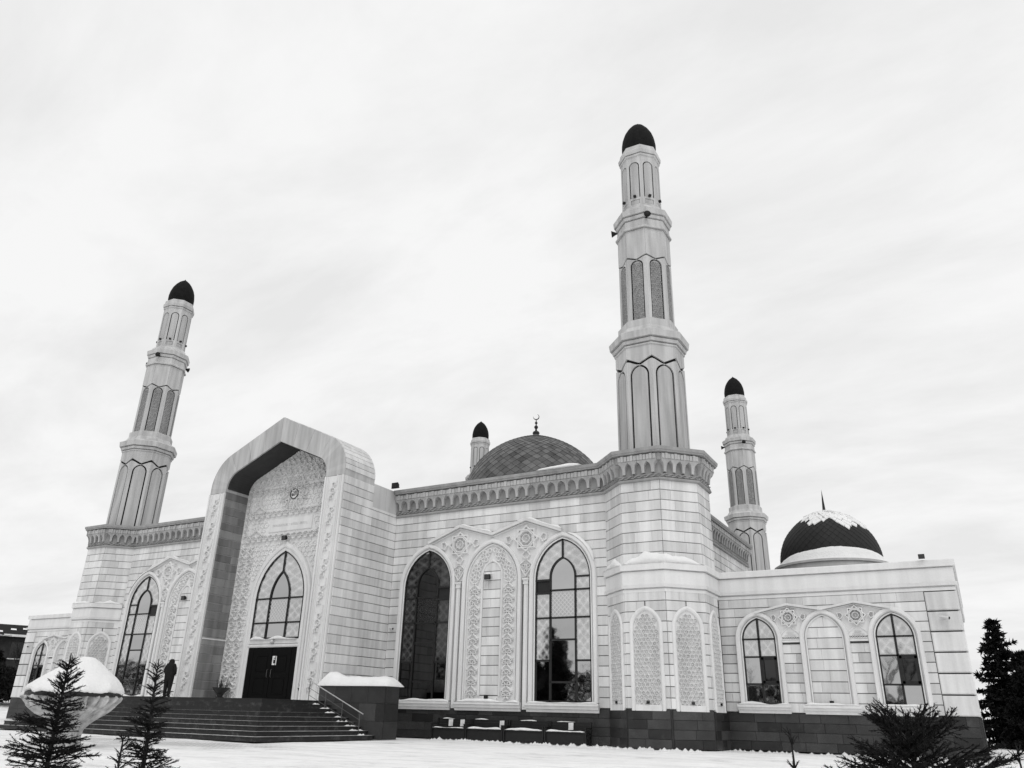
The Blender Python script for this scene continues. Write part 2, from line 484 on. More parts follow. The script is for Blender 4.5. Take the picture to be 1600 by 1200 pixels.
# ------------------------------------------------------------------ stone facing
BLOCKS = []          # every facing slab, sorted by how large it shows
def px_size(fr, s, z, w, h):
    P = Vector(fr.p(s, 0, z)); v = CAM_POS - P
    D = v.length; f = max(0.0, (v.x * fr.n[0] + v.y * fr.n[1]) / D)
    q = P - CAM_POS
    if q.dot(F_) <= 1: return 0
    x = q.dot(cR) / q.dot(F_) * 1211; y = q.dot(cU) / q.dot(F_) * 1211
    if abs(x) > 840 or abs(y) > 640: f *= .02
    return w * h * f / D / D
def stones(owner, fr, s0, s1, z0, z1, nc, clip=None, seg=(0.75, 1.7), mat=None, gap=0.025, d=(0.0, 0.05), weight=1.0):
    ch = (z1 - z0) / nc
    for i in range(nc):
        a, b = z0 + ch * i, z0 + ch * (i + 1); iv = [(s0, s1)]
        for c0, c1 in (clip(a, b) if clip else []):
            nv = []
            for p, q in iv:
                if c1 <= p or c0 >= q: nv.append((p, q)); continue
                if c0 - p > .06: nv.append((p, c0))
                if q - c1 > .06: nv.append((c1, q))
            iv = nv
        for p, q in iv:
            x = p; first = True
            while x < q - 1e-6:
                L = rnd.uniform(*seg) * (rnd.uniform(.4, 1) if first else 1); first = False
                e = x + L
                if q - e < seg[0] * .45: e = q
                BLOCKS.append((px_size(fr, (x + e) / 2, (a + b) / 2, e - x, ch) * weight if not mat else 0, owner if not mat else (owner, mat), fr,
                               x + .002, e - .002, d[0], d[1] + rnd.uniform(-.004, .004), a + gap / 2, b - gap / 2))
                x = e
def flush_blocks(limit=292):
    BLOCKS.sort(key=lambda b: -b[0]); rest = {}
    for i, (w, owner, fr, a, e, d0, d1, z0, z1) in enumerate(BLOCKS):
        if i < limit and not isinstance(owner, tuple):
            mb = MB(); fblock(mb, fr, a, e, d0, d1, z0, z1); mb.build('stone_block', 'stone', owner)
        else:
            ow, mat = owner if isinstance(owner, tuple) else (owner, 'stone_course')
            r = rest.setdefault((ow.name, mat), (ow, mat, MB())); fblock(r[2], fr, a, e, d0, d1, z0, z1, tone=rnd.random())
    for ow, mat, mb in rest.values():
        tag(mb.build('stone_facing', mat, ow, tone=True), kind='stuff')

def snow_path(path, z, hf, d0, d1, name, label, step=.12):
    """heap of snow following a plan polyline (outward right of travel)"""
    ns = [(-x, -y) for x, y in offs(path)]; P = []
    for i in range(len(path) - 1):
        L = math.hypot(path[i + 1][0] - path[i][0], path[i + 1][1] - path[i][1]); m = max(2, int(L / step))
        for j in range(m + (i == len(path) - 2)):
            t = j / m; P.append([path[i][q] + (path[i + 1][q] - path[i][q]) * t for q in (0, 1)] + [ns[i][q] + (ns[i + 1][q] - ns[i][q]) * t for q in (0, 1)])
    n = len(P) - 1; k = 8; vs = []
    for i, (x, y, nx, ny) in enumerate(P):
        hh = hf(i / n) * min(1, min(i, n - i) / 3 + .05) ** .6; hh = max(.01, hh + (.10 * nz(i * .35, z, 2) + .05 * nz(i * .9, z, 6)) * min(1, hh * 6))
        for j in range(k):
            t = j / (k - 1); d = d0 + (d1 - d0) * t + .02 * nz(i * .5, j, 1)
            q = (1 - t ** 3.2) ** .6
            vs.append((x + nx * d, y + ny * d, z + hh * q + .03 * nz(i * .8, j * 1.3, 5) * (0 < j < k - 1)))
        vs.append((x + nx * d0, y + ny * d0, z - .01))
    K = k + 1
    fs = [(i * K + j, i * K + (j + 1) % K, (i + 1) * K + (j + 1) % K, (i + 1) * K + j) for i in range(n) for j in range(K)] + [tuple(range(K)), tuple(range(n * K, n * K + K))]
    mb = MB(); mb.add(vs, fs); return tag(mb.build(name, 'snow', smooth=True), label, 'snow', 'snow lying on the building')
# ------------------------------------------------------------------ ground
def smooth(a, b, x):
    t = max(0, min(1, (x - a) / (b - a))); return t * t * (3 - 2 * t)
def gz(x, y):
    z = 0.035 * nz(x * .25, y * .25) + .02 * nz(x * .9, y * .9, 3)
    dc = math.hypot(x - CAM_POS.x, y - CAM_POS.y)
    z -= 0.6 * (1 - smooth(5, 13.5, dc))
    z += 1.5 * smooth(-33, -62, x) * (1 + .15 * nz(x * .1, y * .1, 9))
    z -= 0.03
    return z
def make_ground():
    mb = MB()
    def lin(a, b, n): return [a + (b - a) * i / n for i in range(n)]
    xs = lin(-1500, -200, 8) + lin(-200, -60, 20) + lin(-60, 45, 150) + lin(45, 200, 25) + lin(200, 1500, 8) + [1500]
    ys = lin(-1500, -200, 8) + lin(-200, -30, 22) + lin(-30, 12, 90) + lin(12, 200, 40) + lin(200, 1500, 8) + [1500]
    vs = [(x, y, gz(x, y)) for x in xs for y in ys]; k = len(ys)
    fs = [(i * k + j, (i + 1) * k + j, (i + 1) * k + j + 1, i * k + j + 1) for i in range(len(xs) - 1) for j in range(k - 1)]
    mb.add(vs, fs)
    tag(mb.build('snowy_ground', 'snow_ground', smooth=True), kind='structure')
make_ground()

# ------------------------------------------------------------------ the mosque
XO, YO, A = 17.5, 5.565, 1.98           # corner tower axis and apothem
T8 = math.tan(math.pi / 8)
YW = YO - A * T8                        # front wall plane
YG = 6.70                               # wing wall plane
ZP, ZC = 1.27, 9.80                     # plinth top, cornice foot
mosque = empty('mosque', (0, 4, 0))
tag(mosque, 'pale stone mosque with four minarets, shingled domes and a deep arched entrance portal', 'mosque')
def link(name, me, parent=None):        # parts are modelled in world space, so undo the parent's offset
    o = bpy.data.objects.new(name, me); COL.objects.link(o)
    if parent is not None:
        o.parent = parent
        if parent.type == 'EMPTY': o.matrix_parent_inverse = Matrix.Translation(-parent.location)
    return o

def hall():
    mb = MB()
    # solid prayer hall behind the facing
    box(mb, (-16.7, YW + .001, 0), (16.7, 24.5, 10.75)); o = mb.build('hall_wall', 'joint', mosque)
    mb = MB(); box(mb, (-16.0, 24.5, 0), (16.0, 44, 8.6)); mb.build('rear_hall', 'panel_stone', mosque)
    mb = MB(); box(mb, (-16.6, YW + .3, 10.75), (16.6, 24.4, 10.82)); mb.build('hall_roof', 'roof_membrane', mosque)
    return o
hall_wall = hall()
FRONT = Fr(0, YW, 0)

def tower_path(sgn, a=A, full=False):
    pts = [(-a, -a * T8), (-a * T8, -a), (a * T8, -a), (a, -a * T8), (a, a * T8), (a * T8, a), (-a * T8, a), (-a, a * T8)]
    return [(sgn * XO + x, YO + y) for x, y in pts]
def make_tower(sgn, ys=YO, xs=XO, front=True):
    mb = MB(); pts = [(sgn * xs + x, ys + y) for x, y in
                      [(-A, -A * T8), (-A * T8, -A), (A * T8, -A), (A, -A * T8), (A, A * T8), (A * T8, A), (-A * T8, A), (-A, A * T8)]]
    vs = [(x, y, 0) for x, y in pts] + [(x, y, 10.9) for x, y in pts]
    mb.add(vs, [tuple(range(8)), tuple(range(8, 16))] + [(i, (i + 1) % 8, 8 + (i + 1) % 8, 8 + i) for i in range(8)])
    return mb.build('corner_tower', 'joint' if front else 'panel_stone', mosque)
towers = {1: make_tower(1), -1: make_tower(-1)}
for s_ in (1, -1):
    make_tower(s_, 40.5, 13.4, False)

# ------------------------------------------------------------------ wings
XG0, XG1, YG1, ZGW = XO + A, 27.87, 19.0, 5.40
def make_wing(sgn):
    mb = MB(); x0, x1 = sorted((sgn * (XG0 - 3), sgn * XG1))
    box(mb, (x0, YG, 0), (x1, YG1, 6.2)); return mb.build('wing', 'joint', mosque)
wings = {1: make_wing(1), -1: make_wing(-1)}

# ------------------------------------------------------------------ plinth of dark granite slabs
def make_plinth():
    path = [(4.42, YW)] + tower_path(1)[:4] + [(XG0, YG), (XG1, YG), (XG1, YG1)]
    for sgn in (1, -1):
        P = path if sgn > 0 else [(-x, y) for x, y in reversed(path)]
        core = MB(); sweep_plan(core, P, [(0, 0), (.045, 0), (.045, ZP - .02), (0, ZP)])
        co = core.build('plinth', 'granite_core', mosque)
        for (x0, y0), (x1, y1) in zip(P, P[1:]):
            L = math.hypot(x1 - x0, y1 - y0)
            if L < .2: continue
            fr = Fr(x0, y0, math.degrees(math.atan2(y1 - y0, x1 - x0)))
            vis = px_size(fr, L / 2, .6, 1, 1) > 1.5e-4
            mbr = MB()
            zz = [0.0, .31, .63, .95, ZP]
            for c in range(4):
                x = .02
                while x < L - .02:
                    w = min(rnd.uniform(.62, 1.15), L - .02 - x)
                    if L - .02 - x - w < .3: w = L - .02 - x
                    mb = MB() if vis else mbr
                    fblock(mb, fr, x + .003, x + w - .003, .04, .085 + rnd.uniform(-.004, .004), zz[c] + .004, zz[c + 1] - .004, .008)
                    if vis: mb.build('plinth_slab', 'granite', co)
                    x += w
            if not vis: tag(mbr.build('plinth_facing', 'granite_core', co), kind='stuff')
make_plinth()

# ------------------------------------------------------------------ arched window / niche / gable group
def sill(fr, c, w, z, own, d=0.34, h=0.34):
    mb = MB()
    prof = [(0, z - h), (d * .55, z - h), (d * .62, z - h + .10), (d * .80, z - h + .12), (d * .86, z - .12), (d, z - .10), (d, z - .02), (d * .9, z), (0, z)]
    k = len(prof); vs = []
    for s, dd in ((c - w, 0), (c + w, 0)):
        for p, q in prof: vs.append(fr.p(s + (0.06 * (1 - p / d)) * (1 if s < c else -1) * (-1 if False else 1), p, q))
    mb.add(vs, [(i, i + 1, k + i + 1, k + i) for i in range(k - 1)] + [tuple(range(k)), tuple(range(k, 2 * k))])
    return mb.build('sill', 'trim', own)
FRAME_PROF = [(0, .0), (0, .12), (.05, .13), (.055, .06), (.09, .06), (.095, .16), (.14, .21), (.24, .21), (.27, .18), (.27, 0)]
def pane(own, fr, pts, mat, d=0.045, tilt=0.004):
    mb = MB(); cx = sum(p[0] for p in pts) / len(pts); cz = sum(p[1] for p in pts) / len(pts)
    a, b = rnd.uniform(-tilt, tilt), rnd.uniform(-tilt, tilt)
    n = len(pts)
    vs = [fr.p(s, d + (s - cx) * a + (z - cz) * b, z) for s, z in pts] + [fr.p(s, d - .02, z) for s, z in pts]
    mb.add(vs, [tuple(range(n)), tuple(range(n, 2 * n))] + [(i, (i + 1) % n, n + (i + 1) % n, n + i) for i in range(n)])
    return mb.build('pane', mat, own)
def rect(a, b, z0, z1): return [(a, z0), (b, z0), (b, z1), (a, z1)]
def bar(mb, fr, p, q, w=0.07, d0=.02, d1=.10):
    (a, z), (b, y) = p, q; dx_, dz_ = b - a, y - z; L = math.hypot(dx_, dz_); nx, nz_ = -dz_ / L * w / 2, dx_ / L * w / 2
    fpoly(mb, fr, [(a + nx, z + nz_), (b + nx, y + nz_), (b - nx, y - nz_), (a - nx, z - nz_)], d0, d1)

def glazed(fr, c, w, zb, zs, h, iw, izs, ih, rows_side, rows_mid, vent=None, prof=FRAME_PROF, low=None, mid_lat=None, glass_pre=''):
    """window > arch_frame, mullion, panes"""
    base = MB(); fpoly(base, fr, arch(c, w + .05, zb, zs, h + .05), -.02, .004)
    win = base.build('window', 'mullion', mosque)
    fm = MB(); moulding(fm, fr, arch(c, w, low if low else zb, zs, h), prof); fm.build('arch_frame', 'trim', win)
    # black metal glazing bars
    mu = MB()
    moulding(mu, fr, arch(c, w, zb, zs, h), [(0, .02), (0, .10), (-.055, .10), (-.055, .02)])
    ia = arch(c, iw, zb, izs, ih)
    moulding(mu, fr, ia, [(.035, .02), (.035, .10), (-.035, .10), (-.035, .02)])
    bar(mu, fr, (c, izs + ih), (c, zs + h), .07)
    for z in rows_side[1:]:
        for s in (-1, 1):
            if vent and s == vent[0] and z in vent[3]: continue
            bar(mu, fr, (c + s * iw, z), (c + s * w, z))
    for z in rows_mid[1:]: bar(mu, fr, (c - iw, z), (c + iw, z))
    bar(mu, fr, (c - w, zb + .03), (c + w, zb + .03))
    if vent:
        s, z0, z1, _ = vent
        for z in (z0, z1): bar(mu, fr, (c + s * iw, z), (c + s * w, z), .09, .02, .12)
    mu.build('mullion', 'mullion', win)
    # glass
    for s in (-1, 1):
        a, b = sorted((c + s * iw, c + s * w))
        rs = rows_side
        if vent and s == vent[0]: rs = sorted([z for z in rows_side if z not in vent[3]] + [vent[1], vent[2]])
        for z0, z1 in zip(rs, rs[1:] + [None]):
            if z1 is None: break
            dark = vent and s == vent[0] and abs(z0 - vent[1]) < .01
            if dark:
                mb = MB(); fpoly(mb, fr, rect(a, b, z0, z1), .0, .05); mb.build('vent_panel', 'black_metal', win)
            else: pane(win, fr, rect(a, b, z0, z1), glass_pre + ('etched_glass' if z0 > 2.9 else 'glass'))
        top = rs[-1]
        out = [(q, z) for q, z in arch(0, w, top, max(top, zs), h)][: 11]
        inn = [(q, z) for q, z in arch(0, iw, top, max(top, izs), ih)][: 11]
        out[-1] = (0, zs + h); inn[-1] = (0, izs + ih)
        mb = MB(); n = len(out)
        vs = [fr.p(c - s * -1 * -q if False else c + s * -q, .045, z) for q, z in out] + [fr.p(c + s * -q, .045, z) for q, z in inn]
        mb.add(vs, [(i, i + 1, n + i + 1, n + i) for i in range(n - 1)]); mb.build('pane', glass_pre + 'etched_glass', win)
    for z0, z1 in zip(rows_mid, rows_mid[1:]):
        pane(win, fr, rect(c - iw, c + iw, z0, z1), glass_pre + ('lattice_glass' if mid_lat and mid_lat[0] - .01 <= z0 < mid_lat[1] else 'glass'))
    pane(win, fr, arch(c, iw, rows_mid[-1], izs, ih), glass_pre + 'glass')
    return win

def rosette(own, fr, c, z, r):
    mb = MB(); d0, d1 = .07, .21
    for k in range(2): ring(mb, fr, c, z, r * 1.06, r * .80, 4, math.pi / 4 * k, d0, d1 + .006 * k)
    ring(mb, fr, c, z, r * .68, r * .50, 8, math.pi / 8, d0, d1 + .012)
    ring(mb, fr, c, z, r * .36, r * .26, 8, 0, d0, d1)
    for k in range(8):
        t = math.pi / 4 * k; knob(mb, fr, c + math.cos(t) * r * .42, z + math.sin(t) * r * .42, r * .09, d0, d1)
    knob(mb, fr, c, z, r * .14, d0, d1 + .02, 8)
    for s in (-1, 1):       # side drops
        x = c + s * r * 1.38
        strap(mb, fr, [(x - s * r * .20, z), (x, z + r * .30), (x + s * r * .30, z + r * .22), (x + s * r * .26, z - r * .18), (x, z - r * .30)], r * .10, d0, d1, True)
    return mb.build('rosette', 'trim', own)
def pendant(own, fr, c, z, hh, w):
    mb = MB(); d0, d1 = .07, .19
    strap(mb, fr, [(c, z + hh * .5), (c + w * .32, z + hh * .28), (c, z + hh * .08), (c - w * .32, z + hh * .28)], w * .10, d0, d1, True)
    strap(mb, fr, [(c, z + hh * .14), (c + w * .5, z - hh * .08), (c + w * .36, z - hh * .26), (c, z - hh * .5), (c - w * .36, z - hh * .26), (c - w * .5, z - hh * .08)], w * .10, d0, d1, True)
    for s in (-1, 1): ring(mb, fr, c + s * w * .2, z - hh * .12, w * .15, w * .07, 8, 0, d0, d1)
    ring(mb, fr, c, z - hh * .3, w * .12, w * .05, 6, 0, d0, d1)
    return mb.build('pendant', 'trim', own)

def gable(fr, c0, c1, w, zs, h, zlow, peak, foot, valley, rr, plate=True, pend=True, rz=None, ck=1.0):
    """spandrel panel between two arches, under a pitched coping"""
    if c0 > c1: c0, c1, foot, valley = c1, c0, valley, foot
    mb = MB(); cm = (c0 + c1) / 2; n = 12; vs = []; d = .075; off = .03
    zt = zs + h + .05
    for i in range(n + 1):
        z = zlow + (zt - zlow) * i / n; a = arch_half(w, zs, h, z)
        vs += [fr.p(c0 + max(0, a) + (off if a > 0 else 0), d, z), fr.p(c1 - max(0, a) - (off if a > 0 else 0), d, z)]
    fs = [(2 * i, 2 * i + 1, 2 * i + 3, 2 * i + 2) for i in range(n)]
    mb.add(vs, fs)
    zl, zr = foot, valley
    mb.add([fr.p(c0, d, zt), fr.p(c1, d, zt), fr.p(c1, d, max(zt, zr)), fr.p(cm, d, peak), fr.p(c0, d, max(zt, zl))], [(0, 1, 2, 3, 4)])
    gp = mb.build('gable_panel', 'trim', mosque)
    cp = MB(); t = 1 if c1 > c0 else -1
    path = [(c0, foot), (cm, peak), (c1, valley)]
    moulding(cp, fr, path, [(-.10 * ck, .06), (-.10 * ck, .20), (-.075 * ck, .20), (-.07 * ck, .13), (-.035 * ck, .13), (-.03 * ck, .27), (.07 * ck, .29), (.08 * ck, .27), (.08 * ck, 0)])
    cp.build('coping', 'trim', gp)
    rosette(gp, fr, cm, rz if rz else peak - .95, rr)
    if pend: pendant(gp, fr, cm, zlow + .62, 1.15, .60)
    return gp
def coping_snow(fr, p, q, th, label, d0=.03, d1=.28):
    """thin snow along a sloping coping"""
    mb = MB(); n = 26; k = 5; vs = []
    for i in range(n + 1):
        t = i / n; s = p[0] + (q[0] - p[0]) * t; z = p[1] + (q[1] - p[1]) * t
        e = min(1, min(i, n - i) / 3 + .1); hh = th * max(.1, 1 + 1.4 * nz(s * 1.9, z * 2.3, 5)) * e
        for j in range(k):
            u = j / (k - 1); vs.append(fr.p(s, d0 + (d1 - d0) * u, z + hh * math.sin(math.pi * u) ** .5))
    fs = [(i * k + j, i * k + j + 1, (i + 1) * k + j + 1, (i + 1) * k + j) for i in range(n) for j in range(k - 1)]
    fs += [(i * k, (i + 1) * k, (i + 1) * k + k - 1, i * k + k - 1) for i in range(n)]
    mb.add(vs, fs); return tag(mb.build('snow', 'snow', smooth=True), label, 'snow', 'snow lying on the building')

def lattice(mb, fr, c, w, zb, zs, h, pitch, d0, d1):
    """interlaced star lattice filling an arched panel"""
    nr = int((zs + h - zb) / (pitch * .866)) + 1
    for r in range(nr):
        z = zb + pitch * .5 + r * pitch * .866; half = arch_half(w, zs, h, z + pitch * .35)
        nx = int(w / pitch) + 2
        for i in range(-nx, nx + 1):
            s = (i + (.5 if r % 2 else 0)) * pitch
            if abs(s) > half - pitch * .32: continue
            j = rnd.uniform(-.02, .012) * min(1, pitch / .16)
            ring(mb, fr, c + s, z, pitch * .60, pitch * .44, 6, math.pi / 6 if (r + i) % 3 else 0, d0, d1 + j)
            knob(mb, fr, c + s, z, pitch * (.30 if (i + 2 * r) % 3 == 0 else .18), d0, d1 + (.02 if (i + 2 * r) % 3 == 0 else -.01), 6)

def vine(mb, fr, s, z0, z1, w, d0, d1, pitch=.42):
    """scrolling leaf relief up a band"""
    n = int((z1 - z0) / .05); pts = []
    for ph in (0, math.pi):
        pts = [(s + math.sin((z0 + (z1 - z0) * i / n) * 2 * math.pi / (pitch * 2) + ph) * w * .34, z0 + (z1 - z0) * i / n) for i in range(n + 1)]
        strap(mb, fr, pts, w * .13, d0, d1)
    z = z0 + pitch / 2; k = 0
    while z < z1 - .1:
        sg = 1 if k % 2 else -1
        ring(mb, fr, s, z, w * .20, w * .09, 8, 0, d0, d1)
        for q in (-1, 1):
            knob(mb, fr, s + q * w * .36, z + pitch * .25, w * .13, d0, d1 + .01, 5)
            strap(mb, fr, [(s + q * w * .10, z + .02), (s + q * w * .30, z + pitch * .16), (s + q * w * .42, z + pitch * .05)], w * .10, d0, d1)
            strap(mb, fr, [(s + q * w * .14, z - .04), (s + q * w * .36, z - pitch * .12), (s + q * w * .22, z - pitch * .24)], w * .09, d0, d1)
        z += pitch; k += 1

# the three-bay groups on the front wall
W1, ZB1, ZS1, H1 = 1.28, 1.49, 6.40, 1.63
def three_bay(sgn):
    fr = FRONT; cs = [sgn * 6.57, sgn * 10.03, sgn * 13.50]
    rows_s = [ZB1, 3.07, 4.75, 5.87, 6.40]; rows_m = [ZB1, 2.25, 3.88, 4.75, 5.87]
    for k, c in enumerate(cs):
        if k != 1:
            vs = -1 if k == 2 else 1
            if sgn < 0: vs = 1
            w = glazed(fr, c, W1, ZB1, ZS1, H1, .58, 6.42, .80, rows_s, rows_m, vent=(vs, 5.77, 6.30, (5.87, 6.40)) if sgn > 0 or k == 2 else None, mid_lat=(4.7, 5.0), glass_pre='tinted_' if k == 0 and sgn > 0 else '')
            sill(fr, c, 1.62, 1.46, w)
        else:
            # blind niche: relief band round a narrow stone panel
            base = MB(); fpoly(base, fr, arch(c, 1.26, 1.5, 6.45, 1.58), 0, .05)
            nb = base.build('blind_niche', 'relief_stone', mosque)
            fm = MB(); moulding(fm, fr, arch(c, 1.24, 1.46, 6.45, 1.56), FRAME_PROF); fm.build('arch_frame', 'trim', nb)
            fm = MB(); moulding(fm, fr, arch(c, .46, 1.70, 6.68, .60), [(0, .04), (0, .10), (.03, .12), (.07, .12), (.09, .09), (.09, .04)]); fm.build('inner_frame', 'trim', nb)
            back = MB(); fpoly(back, fr, arch(c, .45, 1.70, 6.68, .58), .045, .055); back.build('inner_back', 'joint', nb)
            stones(nb, fr, c - .45, c + .45, 1.72, 7.25, 14, lambda a, b: [(c - 2, c - max(.02, arch_half(.47, 6.68, .60, a))), (c + max(.02, arch_half(.47, 6.68, .60, a)), c + 2)], d=(.05, .075), seg=(.5, .95))
            rl = MB()
            for q in (-1, 1): vine(rl, fr, c + q * .87, 1.60, 6.45, .62, .05, .15)
            for q in (-1, 1):
                for i in range(7):
                    t = i / 6; z = 6.5 + 1.2 * t; a = (arch_half(1.2, 6.45, 1.52, z) + arch_half(.55, 6.68, .62, z)) / 2
                    knob(rl, fr, c + q * max(.06, a), z, .09, .05, .14, 6); ring(rl, fr, c + q * max(.08, a - .14), z + .08, .13, .06, 8, 0, .05, .14)
                    ring(rl, fr, c + q * max(.2, a + .13), z + .02, .13, .06, 8, 0, .05, .14); knob(rl, fr, c + q * max(.1, a + .26), z - .05, .07, .05, .13, 5)
            rl.build('relief', 'relief_stone', nb)
            sill(fr, c, 1.62, 1.46, nb)
            fl = MB(); fbox(fl, fr, c - .42, c + .42, .05, .14, 1.46, 1.62); fl.build('foot_block', 'trim', nb)
    for a, b in ((0, 1), (2, 1)):
        gable(fr, cs[a], cs[b], W1 + .2, ZS1, H1 + .15, 6.50, 8.98, 8.34, 8.47, .60, rz=8.16)
    for a, b in ((0, 1), (1, 2)):
        # slim column with capital between the arches
        c = (cs[a] + cs[b]) / 2; cm = MB()
        fbox(cm, fr, c - .10, c + .10, .0, .13, 1.2, 6.2)
        fbox(cm, fr, c - .055, c + .055, .13, .16, 1.3, 6.15)
        col = cm.build('slim_column', 'trim', mosque)
        cp = MB()
        fbox(cp, fr, c - .13, c + .13, .0, .17, 6.2, 6.27); fbox(cp, fr, c - .15, c + .15, .0, .2, 6.38, 6.46)
        fpoly(cp, fr, [(c - .10, 6.27), (c + .10, 6.27), (c + .14, 6.38), (c - .14, 6.38)], 0, .16)
        cp.build('capital', 'trim', col)
    return cs
def clip_bay(cs, w, zs, h, zb, pk):
    c0, c2 = min(cs), max(cs)
    def f(a, b):
        if a > pk or b < zb - .3: return []
        m = (a + b) / 2
        if m < zs: return [(c0 - w - .2, c2 + w + .2)]
        # above the springing: follow outer arch flanks and the copings
        hw = arch_half(w + .2, zs, h + .25, b)
        top = zs + h
        if b < top: return [(c0 - hw, c2 + hw)]
        iv = []
        for g0, g1 in ((cs[0], cs[1]), (cs[1], cs[2])):
            mid = (g0 + g1) / 2; half = abs(g1 - g0) / 2; fl = top + .22
            t = 1 - (b - fl) / max(.05, (pk - fl)); t = max(0, min(1, t))
            if t > .02: iv.append((mid - half * t, mid + half * t))
        return iv
    return f
for sgn in (1, -1):
    cs = three_bay(sgn)
    a, b = sorted((sgn * 4.42, sgn * (XO - A)))
    stones(hall_wall, FRONT, a, b, ZP + .03, ZC, 22, clip_bay(cs, W1, ZS1, H1, ZB1, 8.95))

# tower faces: stone courses above and below the ledge, arched niches below
LED0, LED1 = 5.50, 6.50
def tower_faces(sgn):
    tw = towers[sgn]
    order = [(-45, 0), (0, 1), (45, 2), (90, 3)] if sgn > 0 else [(45, 0), (0, 1), (-45, 2), (-90, 3)]
    for deg, idx in order:
        t = math.radians(deg); fr = Fr(sgn * XO + math.sin(t) * A, YO - math.cos(t) * A, deg); hw = A * T8
        s0, s1 = -hw, hw
        if idx == 3:
            ymax = YG - YO
            s0, s1 = (-hw, hw) if sgn > 0 else (-hw, hw)
        stones(tw, fr, s0, s1, LED1 + .02, ZC, 8 if True else 9, seg=(.55, 1.3))
        stones(tw, fr, s0, s1, ZP + .03, LED0 - .02, 11, lambda a, b: [] if a > 4.75 else [(-max(.02, arch_half(.60, 4.12, .74, b)), max(.02, arch_half(.60, 4.12, .74, b)))], seg=(.3, .7) if False else (.55, 1.3))
        base = MB(); fpoly(base, fr, arch(0, .53, 1.30, 4.12, .68), .0, .03); nb = base.build('niche', 'relief_stone', tw)
        fm = MB(); moulding(fm, fr, arch(0, .50, 1.24, 4.12, .64), [(0, .02), (0, .07), (.03, .10), (.08, .12), (.13, .11), (.15, .08), (.15, 0)])
        fbox(fm, fr, -.5, .5, .02, .1, 1.24, 1.45); fm.build('niche_frame', 'trim', tw)
        rl = MB(); lattice(rl, fr, 0, .49, 1.46, 4.12, .62, .165, .03, .10); rl.build('niche_relief', 'relief_stone', tw)
for s_ in (1, -1): tower_faces(s_)

# ledge of the towers running on as the parapet of the wings
LEDGE_PATH = tower_path(1)[:4] + [(XG0, YG), (XG1, YG), (XG1, YG1), (XG0 - 2, YG1)]
for sgn in (1, -1):
    P = LEDGE_PATH if sgn > 0 else [(-x, y) for x, y in reversed(LEDGE_PATH)]
    mb = MB(); sweep_plan(mb, P, [(-.05, 5.42), (.06, 5.42), (.07, 5.53), (.01, 5.535), (.01, 5.58), (.13, 5.585), (.16, 5.70), (.10, 5.71), (.10, 6.20), (.03, 6.205), (.03, 6.245), (.18, 6.25), (.19, 6.46), (.17, 6.49), (-.28, 6.49), (-.28, 6.15)])
    mb.build('ledge_parapet', 'trim', mosque)

